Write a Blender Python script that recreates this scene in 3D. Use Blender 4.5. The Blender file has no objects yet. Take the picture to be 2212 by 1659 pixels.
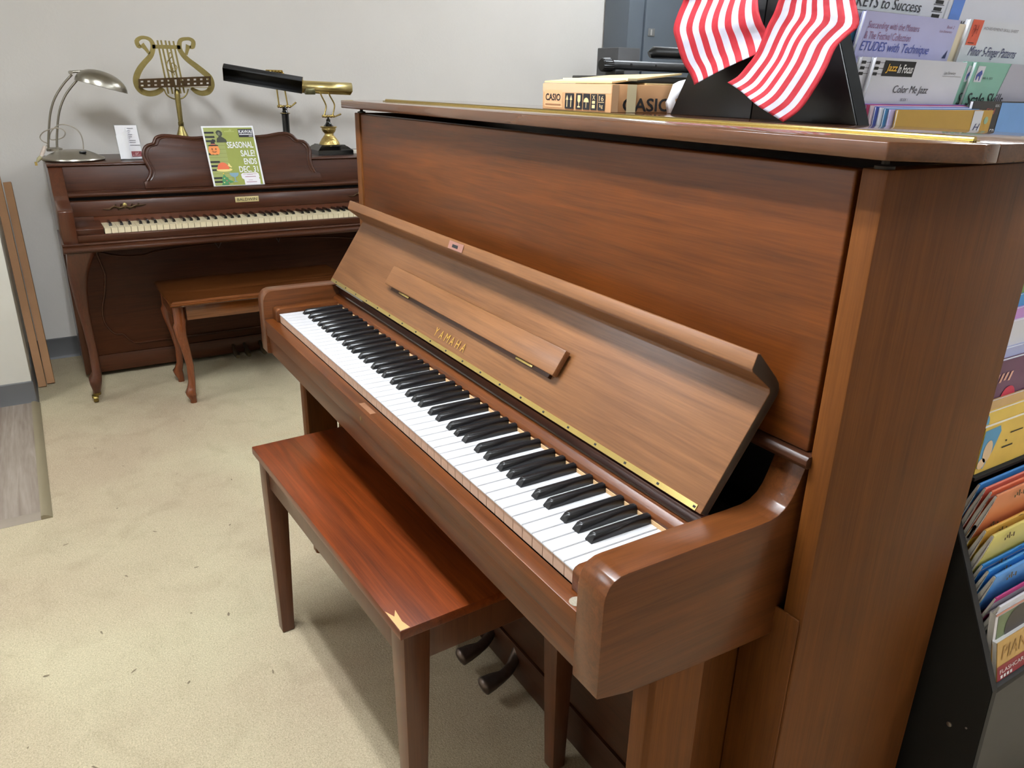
import bpy, bmesh, math, random
from mathutils import Vector, Matrix, Euler
random.seed(7)
scene = bpy.context.scene
COL = scene.collection
K = 0.73            # key-top height above the floor
R = math.radians

# ------------------------------------------------------------------ camera
cam = bpy.data.cameras.new('camera'); cam.sensor_width = 36.0; cam.lens = 27.10
cam.clip_start = 0.02; cam.clip_end = 60
cob = bpy.data.objects.new('camera', cam); COL.objects.link(cob)
_r = Vector((0.52176099, 0.85283639, 0.02086996)); _u = Vector((-0.31775093, 0.17157847, 0.93252087)); _d = Vector((-0.7917069, 0.49318446, -0.36051251))
M = Matrix((( _r.x, _u.x, -_d.x, 1.82675), (_r.y, _u.y, -_d.y, -0.46959), (_r.z, _u.z, -_d.z, 1.25705), (0, 0, 0, 1)))
cob.matrix_world = M
scene.camera = cob
# ------------------------------------------------------------------ world, exposure
w = bpy.data.worlds.new('world'); scene.world = w; w.use_nodes = True
w.node_tree.nodes['Background'].inputs[0].default_value = (0.9, 0.95, 1.0, 1)
w.node_tree.nodes['Background'].inputs[1].default_value = 0.25
scene.view_settings.view_transform = 'Standard'
scene.view_settings.look = 'None'
scene.view_settings.gamma = 1.0
scene.view_settings.use_curve_mapping = False
scene.view_settings.exposure = 0.0
# fluorescent ceiling troffers: (x, y, long side along x, strength)
TROFFERS = [(0.72, -0.42, 185.0), (0.95, 2.5, 52.0), (-1.15, 2.5, 52.0), (2.75, 2.0, 74.0), (-0.4, -2.3, 58.0)]
CEIL = 2.62

# ------------------------------------------------------------------ materials
MATS = {}
def lin(c):
    o = []
    for v in c:
        v = v / 255.0
        o.append(v / 12.92 if v <= 0.04045 else ((v + 0.055) / 1.055) ** 2.4)
    return (o[0], o[1], o[2], 1.0)
def mat(name, rgb, rough=0.5, metal=0.0, spec=0.5, coat=0.0, var=0.0, vscale=20.0, bump=0.0, bscale=200.0, emit=0.0, alpha=None, trans=0.0):
    if name in MATS: return MATS[name]
    m = bpy.data.materials.new(name); m.use_nodes = True; nt = m.node_tree; b = nt.nodes['Principled BSDF']
    b.inputs['Base Color'].default_value = lin(rgb); b.inputs['Roughness'].default_value = rough
    b.inputs['Metallic'].default_value = metal; b.inputs['Specular IOR Level'].default_value = spec
    b.inputs['Coat Weight'].default_value = coat; b.inputs['Coat Roughness'].default_value = 0.08
    if trans: b.inputs['Transmission Weight'].default_value = trans
    if emit:
        b.inputs['Emission Color'].default_value = lin(rgb); b.inputs['Emission Strength'].default_value = emit
    tc = nt.nodes.new('ShaderNodeTexCoord')
    if var:
        n = nt.nodes.new('ShaderNodeTexNoise'); n.inputs['Scale'].default_value = vscale; n.inputs['Detail'].default_value = 5
        nt.links.new(tc.outputs['Object'], n.inputs['Vector'])
        mx = nt.nodes.new('ShaderNodeMix'); mx.data_type = 'RGBA'
        d = [max(0, c * (1 - var)) for c in rgb]; l = [min(255, c * (1 + var * 0.6)) for c in rgb]
        mx.inputs[6].default_value = lin(d); mx.inputs[7].default_value = lin(l)
        nt.links.new(n.outputs['Fac'], mx.inputs[0]); nt.links.new(mx.outputs[2], b.inputs['Base Color'])
    if bump:
        n = nt.nodes.new('ShaderNodeTexNoise'); n.inputs['Scale'].default_value = bscale; n.inputs['Detail'].default_value = 3
        nt.links.new(tc.outputs['Object'], n.inputs['Vector'])
        bp = nt.nodes.new('ShaderNodeBump'); bp.inputs['Strength'].default_value = bump; bp.inputs['Distance'].default_value = 0.004
        nt.links.new(n.outputs['Fac'], bp.inputs['Height']); nt.links.new(bp.outputs['Normal'], b.inputs['Normal'])
    MATS[name] = m
    return m
def wood(name, dark, light, axis='x', rough=0.35, coat=0.15, fine=1.0, figure=0.5, coatrough=0.15, spec=0.3):
    if name in MATS: return MATS[name]
    m = bpy.data.materials.new(name); m.use_nodes = True; nt = m.node_tree; b = nt.nodes['Principled BSDF']
    L = nt.links.new
    tc = nt.nodes.new('ShaderNodeTexCoord')
    mp = nt.nodes.new('ShaderNodeMapping'); sc = [1.0, 1.0, 1.0]
    for i, ax in enumerate('xyz'):
        sc[i] = 1.4 if ax == axis else 26.0
    mp.inputs['Scale'].default_value = sc
    L(tc.outputs['Object'], mp.inputs['Vector'])
    n1 = nt.nodes.new('ShaderNodeTexNoise'); n1.inputs['Scale'].default_value = 1.6; n1.inputs['Detail'].default_value = 6; n1.inputs['Distortion'].default_value = 1.5
    L(mp.outputs['Vector'], n1.inputs['Vector'])
    mp2 = nt.nodes.new('ShaderNodeMapping'); mp2.inputs['Scale'].default_value = [6.0 if ax == axis else 190.0 * fine for ax in 'xyz']
    L(tc.outputs['Object'], mp2.inputs['Vector'])
    n2 = nt.nodes.new('ShaderNodeTexNoise'); n2.inputs['Scale'].default_value = 2.0; n2.inputs['Detail'].default_value = 4
    L(mp2.outputs['Vector'], n2.inputs['Vector'])
    n3 = nt.nodes.new('ShaderNodeTexNoise'); n3.inputs['Scale'].default_value = 2.6; n3.inputs['Detail'].default_value = 2
    L(tc.outputs['Object'], n3.inputs['Vector'])
    rp = nt.nodes.new('ShaderNodeValToRGB'); rp.color_ramp.elements[0].position = 0.3; rp.color_ramp.elements[1].position = 0.72
    rp.color_ramp.elements[0].color = lin(dark); rp.color_ramp.elements[1].color = lin(light)
    ma = nt.nodes.new('ShaderNodeMath'); ma.operation = 'MULTIPLY_ADD'; ma.inputs[1].default_value = figure; ma.inputs[2].default_value = 0.5 - figure * 0.5
    L(n1.outputs['Fac'], ma.inputs[0])
    mb = nt.nodes.new('ShaderNodeMath'); mb.operation = 'MULTIPLY_ADD'; mb.inputs[1].default_value = 0.35; 
    L(n2.outputs['Fac'], mb.inputs[0])
    mc = nt.nodes.new('ShaderNodeMath'); mc.operation = 'ADD'; mc.inputs[1].default_value = -0.35
    md = nt.nodes.new('ShaderNodeMath'); md.operation = 'MULTIPLY_ADD'; md.inputs[1].default_value = 0.35
    L(n3.outputs['Fac'], md.inputs[0]); L(ma.outputs[0], md.inputs[2])
    L(md.outputs[0], mb.inputs[2]); L(mb.outputs[0], mc.inputs[0]); L(mc.outputs[0], rp.inputs['Fac'])
    L(rp.outputs['Color'], b.inputs['Base Color'])
    b.inputs['Roughness'].default_value = rough; b.inputs['Coat Weight'].default_value = coat; b.inputs['Coat Roughness'].default_value = coatrough
    b.inputs['Specular IOR Level'].default_value = spec
    bp = nt.nodes.new('ShaderNodeBump'); bp.inputs['Strength'].default_value = 0.03; bp.inputs['Distance'].default_value = 0.002
    L(n2.outputs['Fac'], bp.inputs['Height']); L(bp.outputs['Normal'], b.inputs['Normal'])
    MATS[name] = m
    return m

# ------------------------------------------------------------------ mesh helpers
def link(o, parent=None):
    COL.objects.link(o)
    if parent is not None:
        o.parent = parent
        o.matrix_parent_inverse = (parent.get('_m') and Matrix([parent['_m'][i*4:i*4+4] for i in range(4)]).inverted()) or Matrix.Identity(4)
    return o
def tag(o, label=None, cat=None, group=None, kind=None):
    if label: o['label'] = label
    if cat: o['category'] = cat
    if group: o['group'] = group
    if kind: o['kind'] = kind
    return o
def thing(name, label, cat, loc=(0, 0, 0), rotz=0.0, group=None, keep=False):
    """Empty at the base of a thing.  Parts are given in world coordinates (keep=False) or in the empty's own frame (keep=True)."""
    o = bpy.data.objects.new(name, None); o.empty_display_size = 0.05
    o.location = loc; o.rotation_euler = (0, 0, rotz)
    COL.objects.link(o)
    if not keep:
        m = Matrix.Translation(loc) @ Matrix.Rotation(rotz, 4, 'Z')
        o['_m'] = [m[i][j] for i in range(4) for j in range(4)]
    return tag(o, label, cat, group)
def finish(name, bm, m, parent=None, bev=0.0, seg=2, smooth=35.0, kind=None):
    bmesh.ops.recalc_face_normals(bm, faces=bm.faces)
    if bev > 0:
        bmesh.ops.bevel(bm, geom=list(bm.edges), offset=bev, segments=seg, profile=0.5, affect='EDGES', clamp_overlap=True)
    me = bpy.data.meshes.new(name); bm.to_mesh(me); bm.free()
    for mm in (m if isinstance(m, (list, tuple)) else [m]): me.materials.append(mm)
    if smooth:
        for p in me.polygons: p.use_smooth = True
        me.set_sharp_from_angle(angle=R(smooth))
    o = bpy.data.objects.new(name, me); link(o, parent)
    if kind: o['kind'] = kind
    return o
def bbox_into(bm, x0, x1, y0, y1, z0, z1):
    vs = [bm.verts.new(c) for c in ((x0,y0,z0),(x1,y0,z0),(x1,y1,z0),(x0,y1,z0),(x0,y0,z1),(x1,y0,z1),(x1,y1,z1),(x0,y1,z1))]
    fs = []
    for f in ((0,3,2,1),(4,5,6,7),(0,1,5,4),(1,2,6,5),(2,3,7,6),(3,0,4,7)):
        fs.append(bm.faces.new([vs[i] for i in f]))
    return fs
def box(name, x, y, z, m, parent=None, bev=0.002, seg=2, kind=None):
    bm = bmesh.new(); bbox_into(bm, x[0], x[1], y[0], y[1], z[0], z[1])
    return finish(name, bm, m, parent, bev, seg, kind=kind)
def P3(axis, t, a, b):
    return (t, a, b) if axis == 'x' else ((a, t, b) if axis == 'y' else (a, b, t))
def prism(name, poly, axis, t0, t1, m, parent=None, bev=0.0, seg=2, poly2=None, smooth=35.0, ends_only=False):
    bm = bmesh.new(); n = len(poly); q = poly2 or poly
    A = [bm.verts.new(P3(axis, t0, *p)) for p in poly]; B = [bm.verts.new(P3(axis, t1, *p)) for p in q]
    bm.faces.new(A); bm.faces.new(B[::-1])
    for i in range(n):
        bm.faces.new((A[i], B[i], B[(i+1) % n], A[(i+1) % n]))
    return finish(name, bm, m, parent, bev, seg, smooth)
def lathe(name, prof, loc, m, parent=None, seg=32, axis='z', smooth=40.0, scale=(1, 1)):
    bm = bmesh.new(); rings = []
    for r, h in prof:
        ring = []
        for i in range(seg):
            a = 2 * math.pi * i / seg; ca, sa = r * math.cos(a) * scale[0], r * math.sin(a) * scale[1]
            if axis == 'z': v = (loc[0] + ca, loc[1] + sa, loc[2] + h)
            elif axis == 'y': v = (loc[0] + ca, loc[1] + h, loc[2] + sa)
            else: v = (loc[0] + h, loc[1] + ca, loc[2] + sa)
            ring.append(bm.verts.new(v))
        rings.append(ring)
    for a, b in zip(rings, rings[1:]):
        for i in range(seg): bm.faces.new((a[i], a[(i+1) % seg], b[(i+1) % seg], b[i]))
    bm.faces.new(rings[0][::-1]); bm.faces.new(rings[-1])
    return finish(name, bm, m, parent, 0, smooth=smooth)
def smooth_path(pts, sub=4):
    P = [Vector(p) for p in pts]; out = []
    for i in range(len(P) - 1):
        p0 = P[max(i-1, 0)]; p1 = P[i]; p2 = P[i+1]; p3 = P[min(i+2, len(P)-1)]
        for j in range(sub):
            t = j / sub
            out.append(0.5 * ((2*p1) + (-p0 + p2)*t + (2*p0 - 5*p1 + 4*p2 - p3)*t*t + (-p0 + 3*p1 - 3*p2 + p3)*t*t*t))
    out.append(P[-1]); return out
def tube_into(bm, pts, r, seg=8, closed=False):
    P = [Vector(p) for p in pts]; n = len(P); rr = r if isinstance(r, (list, tuple)) else [r] * n
    rings = []; prev = None
    for i in range(n):
        t = (P[min(i+1, n-1)] - P[max(i-1, 0)])
        if t.length < 1e-9: t = Vector((0, 0, 1))
        t.normalize()
        if prev is None:
            a = Vector((0, 0, 1)) if abs(t.z) < 0.9 else Vector((1, 0, 0)); nrm = t.cross(a).normalized()
        else:
            nrm = (prev - t * prev.dot(t))
            if nrm.length < 1e-6: nrm = t.orthogonal()
            nrm.normalize()
        prev = nrm; bn = t.cross(nrm)
        rings.append([bm.verts.new(P[i] + rr[i] * (math.cos(2*math.pi*k/seg) * nrm + math.sin(2*math.pi*k/seg) * bn)) for k in range(seg)])
    for a, b in zip(rings, rings[1:]):
        for i in range(seg): bm.faces.new((a[i], a[(i+1) % seg], b[(i+1) % seg], b[i]))
    bm.faces.new(rings[0][::-1]); bm.faces.new(rings[-1])
def tube(name, pts, r, m, parent=None, seg=8, sub=0):
    if sub:
        if isinstance(r, (list, tuple)):
            n = len(pts); rr = []
            for i in range(n - 1):
                for j in range(sub): rr.append(r[i] + (r[i+1] - r[i]) * j / sub)
            rr.append(r[-1]); r = rr
        pts = smooth_path(pts, sub)
    bm = bmesh.new(); tube_into(bm, pts, r, seg)
    return finish(name, bm, m, parent, 0, smooth=50)
def ribbon(name, pts, hw, x0, x1, m, parent=None, sub=3, bev=0.0):
    """flat strip in the y-z plane with thickness in x"""
    n = len(pts); h = hw if isinstance(hw, (list, tuple)) else [hw] * n
    if sub:
        hh = []
        for i in range(n - 1):
            for j in range(sub): hh.append(h[i] + (h[i+1] - h[i]) * j / sub)
        hh.append(h[-1]); h = hh
        P = [(v.y, v.z) for v in smooth_path([(0, a, b) for a, b in pts], sub)]
    else: P = pts
    L, Rr = [], []; n = len(P)
    for i in range(n):
        a, b = P[max(i-1, 0)], P[min(i+1, n-1)]
        t = Vector((b[0]-a[0], b[1]-a[1])); t.normalize(); nr = Vector((-t.y, t.x))
        L.append((P[i][0] + nr.x*h[i], P[i][1] + nr.y*h[i])); Rr.append((P[i][0] - nr.x*h[i], P[i][1] - nr.y*h[i]))
    bm = bmesh.new()
    v = [[bm.verts.new((x, *q)) for q in S] for x in (x0, x1) for S in (L, Rr)]
    for i in range(n - 1):
        bm.faces.new((v[0][i], v[0][i+1], v[1][i+1], v[1][i])); bm.faces.new((v[2][i], v[3][i], v[3][i+1], v[2][i+1]))
        bm.faces.new((v[0][i], v[2][i], v[2][i+1], v[0][i+1])); bm.faces.new((v[1][i], v[1][i+1], v[3][i+1], v[3][i]))
    for i in (0, n-1): bm.faces.new((v[0][i], v[1][i], v[3][i], v[2][i]))
    return finish(name, bm, m, parent, 0, smooth=40)
def loft(name, rings, m, parent=None, bev=0.0, smooth=50.0):
    bm = bmesh.new(); V = [[bm.verts.new(p) for p in r] for r in rings]; n = len(rings[0])
    for a, b in zip(V, V[1:]):
        for i in range(n): bm.faces.new((a[i], a[(i+1) % n], b[(i+1) % n], b[i]))
    bm.faces.new(V[0][::-1]); bm.faces.new(V[-1])
    return finish(name, bm, m, parent, bev, smooth=smooth)
def copy_part(src, parent, loc, name=None):
    c = src.copy(); COL.objects.link(c); c.parent = parent; c.matrix_parent_inverse = src.matrix_parent_inverse
    c.location = loc
    return c
class Sheet:
    """printing on a flat face: a along the right, b up"""
    def __init__(s, O, r, u, parent, eps=0.0004):
        s.O = Vector(O); s.r = Vector(r).normalized(); s.u = Vector(u).normalized(); s.n = s.r.cross(s.u).normalized(); s.parent = parent; s.eps = eps
    def p(s, a, b, e=1): return s.O + s.r*a + s.u*b + s.n*(s.eps*e)
    def poly(s, name, pts, m, e=1):
        bm = bmesh.new(); bm.faces.new([bm.verts.new(s.p(a, b, e)) for a, b in pts])
        me = bpy.data.meshes.new(name); bm.to_mesh(me); bm.free(); me.materials.append(m)
        return link(bpy.data.objects.new(name, me), s.parent)
    def rect(s, name, a0, a1, b0, b1, m, e=1, shear=0.0):
        return s.poly(name, [(a0, b0), (a1, b0), (a1 + shear, b1), (a0 + shear, b1)], m, e)
    def disc(s, name, a, b, ra, rb, m, e=1, n=20, a0=0, a1=360):
        return s.poly(name, [(a + ra*math.cos(R(a0 + (a1-a0)*i/n)), b + rb*math.sin(R(a0 + (a1-a0)*i/n))) for i in range(n + (0 if a1-a0 == 360 else 1))], m, e)
    def rects(s, name, L, m, e=1):
        bm = bmesh.new()
        for a0, a1, b0, b1 in L: bm.faces.new([bm.verts.new(s.p(a, b, e)) for a, b in ((a0,b0),(a1,b0),(a1,b1),(a0,b1))])
        me = bpy.data.meshes.new(name); bm.to_mesh(me); bm.free(); me.materials.append(m)
        return link(bpy.data.objects.new(name, me), s.parent)
    def text(s, txt, a, b, wd, ht, m, e=2, shear=0.0, name='lettering', bold=0.0, thick=0.0):
        cu = bpy.data.curves.new(name, 'FONT'); cu.body = txt; cu.size = 1.0; cu.resolution_u = 3; cu.offset = bold
        if thick: cu.extrude = thick
        t = bpy.data.objects.new(name, cu); me = bpy.data.meshes.new_from_object(t); bpy.data.objects.remove(t); bpy.data.curves.remove(cu)
        xs = [v.co.x for v in me.vertices]; ys = [v.co.y for v in me.vertices]
        x0, x1, y0, y1 = min(xs), max(xs), min(ys), max(ys)
        for v in me.vertices:
            aa = (v.co.x - x0) / (x1 - x0) * wd; bb = (v.co.y - y0) / (y1 - y0) * ht
            v.co = s.p(a + aa + shear * bb, b + bb, e) + s.n * (v.co.z)
        me.name = name; me.materials.clear(); me.materials.append(m)
        return link(bpy.data.objects.new(name, me), s.parent)

# ------------------------------------------------------------------ palette
BRASS = mat('polished_brass', (202, 178, 112), 0.2, 1.0)
BRASSD = mat('aged_brass', (150, 135, 85), 0.38, 1.0, var=0.15, vscale=60)
BRONZE = mat('dark_bronze', (74, 56, 34), 0.45, 0.8, var=0.25, vscale=90)
NICKEL = mat('brushed_nickel', (165, 160, 148), 0.3, 1.0)
STEEL = mat('dull_steel', (150, 145, 140), 0.35, 1.0)
BLACKP = mat('black_plastic', (18, 18, 19), 0.35)
BLACKG = mat('gloss_black', (10, 10, 11), 0.12, coat=0.5)
BLACKM = mat('matt_black', (20, 20, 21), 0.6)
WHITE = mat('white_paper', (236, 236, 238), 0.7)
INK = mat('black_ink', (22, 22, 26), 0.6)
GOLD = mat('gold_leaf', (212, 170, 80), 0.3, 0.6)
# ================================================================== SETTING
def carpet():
    m = bpy.data.materials.new('beige_carpet'); m.use_nodes = True; nt = m.node_tree; b = nt.nodes['Principled BSDF']; L = nt.links.new
    tc = nt.nodes.new('ShaderNodeTexCoord')
    def noise(s, d, dist=0.0):
        n = nt.nodes.new('ShaderNodeTexNoise'); n.inputs['Scale'].default_value = s; n.inputs['Detail'].default_value = d; n.inputs['Distortion'].default_value = dist
        L(tc.outputs['Object'], n.inputs['Vector']); return n
    big, mid, fib = noise(1.3, 5, 0.4), noise(9, 6, 0.6), noise(330, 3, 0.8)
    r1 = nt.nodes.new('ShaderNodeValToRGB'); r1.color_ramp.elements[0].position = 0.35; r1.color_ramp.elements[1].position = 0.65
    r1.color_ramp.elements[0].color = lin((182, 164, 138)); r1.color_ramp.elements[1].color = lin((199, 188, 157))
    L(big.outputs['Fac'], r1.inputs['Fac'])
    r2 = nt.nodes.new('ShaderNodeValToRGB'); r2.color_ramp.elements[0].position = 0.28; r2.color_ramp.elements[1].position = 0.5
    r2.color_ramp.elements[0].color = (0.90, 0.89, 0.88, 1); r2.color_ramp.elements[1].color = (1, 1, 1, 1)
    L(mid.outputs['Fac'], r2.inputs['Fac'])
    r3 = nt.nodes.new('ShaderNodeValToRGB'); r3.color_ramp.elements[0].position = 0.3; r3.color_ramp.elements[1].position = 0.7
    r3.color_ramp.elements[0].color = (0.72, 0.71, 0.69, 1); r3.color_ramp.elements[1].color = (1.12, 1.12, 1.12, 1)
    L(fib.outputs['Fac'], r3.inputs['Fac'])
    a = nt.nodes.new('ShaderNodeMix'); a.data_type = 'RGBA'; a.blend_type = 'MULTIPLY'; a.inputs[0].default_value = 1
    L(r1.outputs['Color'], a.inputs[6]); L(r2.outputs['Color'], a.inputs[7])
    c = nt.nodes.new('ShaderNodeMix'); c.data_type = 'RGBA'; c.blend_type = 'MULTIPLY'; c.inputs[0].default_value = 1
    L(a.outputs[2], c.inputs[6]); L(r3.outputs['Color'], c.inputs[7])
    L(c.outputs[2], b.inputs['Base Color']); b.inputs['Roughness'].default_value = 0.95; b.inputs['Specular IOR Level'].default_value = 0.1
    bp = nt.nodes.new('ShaderNodeBump'); bp.inputs['Strength'].default_value = 0.55; bp.inputs['Distance'].default_value = 0.004
    L(fib.outputs['Fac'], bp.inputs['Height']); L(bp.outputs['Normal'], b.inputs['Normal'])
    return m
X0W, X1W, Y0W, Y1W = -2.26, 4.2, -3.2, 5.0
WALL = mat('painted_wall', (226, 221, 214), 0.55, spec=0.3, var=0.03, vscale=3, bump=0.12, bscale=90)
WALLW = mat('white_wall', (222, 219, 208), 0.6, spec=0.3, var=0.03, vscale=8, bump=0.1, bscale=60)
CEILM = mat('ceiling_tile', (225, 223, 216), 0.8, var=0.04, vscale=30)
BASEM = mat('grey_vinyl_base', (92, 92, 92), 0.5, var=0.05, vscale=6)
floor = tag(box('floor', (X0W, X1W), (Y0W, Y1W), (-0.06, 0.0), carpet(), bev=0), kind='structure')
tag(box('ceiling', (X0W, X1W), (Y0W, Y1W), (CEIL, CEIL + 0.06), CEILM, bev=0), kind='structure')
tag(box('wall_back', (X0W - 0.1, X0W), (Y0W, Y1W), (0, CEIL), WALL, bev=0), kind='structure')
tag(box('wall_left', (X0W, -1.68), (Y0W, -0.588), (0, CEIL), WALLW, bev=0.001), kind='structure')
tag(box('wall_right', (X0W, X1W), (Y1W, Y1W + 0.1), (0, CEIL), WALL, bev=0), kind='structure')
tag(box('wall_front', (X1W, X1W + 0.1), (Y0W, Y1W), (0, CEIL), WALL, bev=0), kind='structure')
tag(box('wall_side', (-1.68, X1W), (Y0W - 0.1, Y0W), (0, CEIL), WALL, bev=0), kind='structure')
def baseboard(name, poly, axis, t0, t1): return tag(prism(name, poly, axis, t0, t1, BASEM, bev=0), kind='structure')
pf = [(0, 0.0), (0.012, 0.0), (0.009, 0.006), (0.005, 0.014), (0.004, 0.094), (0, 0.098)]
baseboard('baseboard_back', [(X0W + a, b) for a, b in pf], 'y', -0.588, Y1W)
baseboard('baseboard_left', [(-1.68 + a, b) for a, b in pf], 'y', Y0W, -0.588)
baseboard('baseboard_end', [(-0.588 + a, b) for a, b in pf], 'x', X0W + 0.012, -1.675)
# grey vinyl plank floor with a reducer strip, beside the carpet
VPL = wood('grey_vinyl_plank', (122, 108, 96), (156, 143, 130), 'x', 0.45, 0.0, fine=0.35, figure=0.9)
STRIP = mat('beige_reducer_strip', (134, 122, 96), 0.5, var=0.05, vscale=9)
STRIP2 = mat('grey_reducer_strip', (140, 127, 112), 0.5, var=0.05, vscale=9)
for i in range(6):
    y1 = -0.602 - 0.18 * i; y0 = y1 - 0.1785
    for (xa, xb) in (((-1.67, -0.672),) if i % 2 == 0 else ((-1.67, -1.15), (-1.1485, -0.672))):
        box('vinyl_plank', (xa, xb), (y0, y1), (0.0, 0.009), VPL, floor, bev=0.0012, seg=1)
prism('transition_strip', [(-0.604, 0.0), (-0.604, 0.012), (-0.596, 0.014), (-0.584, 0.010), (-0.574, 0.002), (-0.574, 0.0)], 'x', -1.67, -0.638, STRIP, floor)
prism('transition_strip', [(-0.674, 0.0), (-0.674, 0.011), (-0.662, 0.012), (-0.648, 0.006), (-0.638, 0.001), (-0.638, 0.0)], 'y', -2.2, -0.59, STRIP2, floor)

# bits of lint and debris on the carpet
bm = bmesh.new(); rnd = random.Random(3)
for (px_, py_) in [(-0.9, -0.35), (-0.75, -0.2), (-0.62, -0.05), (-0.4, -0.32), (-0.33, -0.12), (-0.2, -0.42), (-0.15, -0.25), (0.02, -0.5), (0.05, -0.3), (0.12, -0.62), (0.2, -0.45), (0.3, -0.35), (0.33, -0.66), (0.45, -0.55), (-1.2, -0.1), (-1.1, -0.42), (-0.45, -0.55), (0.1, -0.22), (-0.6, -0.4), (0.36, -0.18)]:
    a_ = rnd.uniform(0, 3.14); l_ = rnd.uniform(0.003, 0.009); w_ = rnd.uniform(0.0012, 0.003); ca, sa = math.cos(a_), math.sin(a_)
    bm.faces.new([bm.verts.new((px_ + ca*u_ - sa*v_, py_ + sa*u_ + ca*v_, 0.0012)) for u_, v_ in ((-l_, -w_*0.4), (0, -w_), (l_, -w_*0.2), (l_*0.7, w_*0.7), (-l_*0.6, w_))])
finish('carpet_debris', bm, mat('debris_brown', (126, 112, 90), 0.9, var=0.3, vscale=60), floor, 0, smooth=0, kind='stuff')
# ceiling troffers
LAMPM = {}
for i, (lx, ly, st) in enumerate(TROFFERS):
    where = ['above the near piano bench', 'behind the tall upright piano', 'near the back wall beside the cabinet', 'behind the camera', 'over the vinyl floor', 'over the book rack aisle'][i]
    t = thing('ceiling_light', 'twin tube fluorescent ceiling light ' + where, 'light', (lx, ly, CEIL - 0.03), group='ceiling lights')
    fr = bmesh.new()
    a, b = (0.62, 0.31)
    for q in ((lx-a, lx+a, ly-b, ly-b+0.03), (lx-a, lx+a, ly+b-0.03, ly+b), (lx-a, lx-a+0.03, ly-b+0.03, ly+b-0.03), (lx+a-0.03, lx+a, ly-b+0.03, ly+b-0.03)):
        bbox_into(fr, *q, CEIL - 0.03, CEIL - 0.001)
    finish('frame', fr, mat('light_frame', (230, 230, 228), 0.5), t)
    em = mat('fluorescent_tube_%d' % i, (240, 247, 255), 0.6, emit=st)
    box('reflector', (lx-a+0.03, lx+a-0.03), (ly-b+0.03, ly+b-0.03), (CEIL - 0.012, CEIL - 0.002), mat('light_frame', (230, 230, 228), 0.5), t, bev=0)
    for sy in (-0.08, 0.08):
        box('tube', (lx-a+0.04, lx+a-0.04), (ly+sy-0.025, ly+sy+0.025), (CEIL - 0.045, CEIL - 0.030), em, t, bev=0)
# ================================================================== NEAR UPRIGHT PIANO
W_X = wood('walnut_satin_x', (64, 29, 4), (113, 58, 14), 'x', 0.36, 0.03, figure=0.55, coatrough=0.22, spec=0.42)
W_Z = wood('walnut_satin_z', (72, 39, 12), (110, 63, 23), 'z', 0.45, 0.0, figure=0.4, coatrough=0.25, spec=0.18)
W_Y = wood('walnut_arm_y', (64, 34, 14), (108, 60, 27), 'y', 0.3, 0.15, figure=0.6, coatrough=0.16)
W_F = wood('walnut_fallboard', (96, 58, 29), (142, 95, 56), 'x', 0.38, 0.12, figure=0.45, coatrough=0.25, spec=0.5)
W_L = wood('walnut_lid_gloss', (66, 38, 22), (98, 60, 36), 'x', 0.16, 0.7, figure=0.5, coatrough=0.05)
W_D = wood('walnut_dark', (46, 24, 12), (78, 44, 26), 'x', 0.4, 0.1, figure=0.5)
W_E = mat('raw_edge_wood', (206, 160, 104), 0.6)
DARK = mat('piano_interior', (12, 9, 7), 0.8)
FELT = mat('red_brown_felt', (70, 28, 22), 0.95)
yam = thing('upright_piano', 'tall walnut upright piano with open fallboard and gold lettering, nearest the camera', 'piano', (0.611, 0.3, 0))
XR, XL = 1.3486, -0.1266
zt = K + 0.4567
for x0, x1 in ((XR - 0.030, XR), (XL, XL + 0.030)):
    box('side_panel', (x0, x1), (0.2634, 0.5955), (0.0, zt), W_Z, yam, bev=0.002)
box('back_panel', (XL + 0.03, XR - 0.03), (0.565, 0.592), (0.02, zt), W_D, yam, bev=0.001)
box('inner_frame', (XL + 0.03, XR - 0.03), (0.33, 0.565), (0.05, K + 0.38), DARK, yam, bev=0)
up = box('upper_panel', (XL + 0.0335, XR - 0.0375), (0.2665, 0.290), (K + 0.128, K + 0.4545), W_X, yam, bev=0.003, seg=3)
prism('panel_moulding', [(0.254, K + 0.118), (0.254, K + 0.124), (0.258, K + 0.128), (0.292, K + 0.128), (0.292, K + 0.112), (0.258, K + 0.112)], 'x', XL + 0.031, XR - 0.0275, W_D, yam, bev=0.001)
box('panel_backing', (XL + 0.03, XR - 0.03), (0.291, 0.30), (K + 0.02, zt - 0.004), DARK, yam, bev=0)
# lid: front flap and rear board with a long brass hinge between them
def lidpoly(y0, y1, ch):
    if ch: return [(-0.140, y0), (1.362, y0), (1.418, y0 + 0.066), (1.418, y1), (-0.196, y1), (-0.196, y0 + 0.066)]
    return [(-0.196, y0), (1.418, y0), (1.418, y1), (-0.196, y1)]
zl0, zl1 = K + 0.4675, K + 0.4855
prism('lid_flap', lidpoly(0.2345, 0.3262, True), 'z', zl0, zl1, W_L, yam, bev=0.0018)
prism('lid', lidpoly(0.3268, 0.603, False), 'z', zl0, zl1, W_L, yam, bev=0.0012)
hg = bmesh.new()
bbox_into(hg, -0.07, 1.392, 0.3175, 0.3255, zl1 - 0.001, zl1 + 0.0012); bbox_into(hg, -0.07, 1.392, 0.3275, 0.3355, zl1 - 0.001, zl1 + 0.0012)
finish('lid_hinge', hg, BRASS, yam, 0)
tube('hinge_knuckle', [(-0.07, 0.3265, zl1 + 0.0022), (1.392, 0.3265, zl1 + 0.0022)], 0.0032, BRASS, yam, 10)
for bx in (XL + 0.022, XR - 0.012):
    lathe('lid_bumper', [(0.010, 0), (0.010, 0.003), (0.004, 0.0045), (0.004, 0.010), (0.007, 0.0112)], (bx, 0.274, zt), mat('rubber', (36, 28, 22), 0.7), yam, 14)
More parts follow.
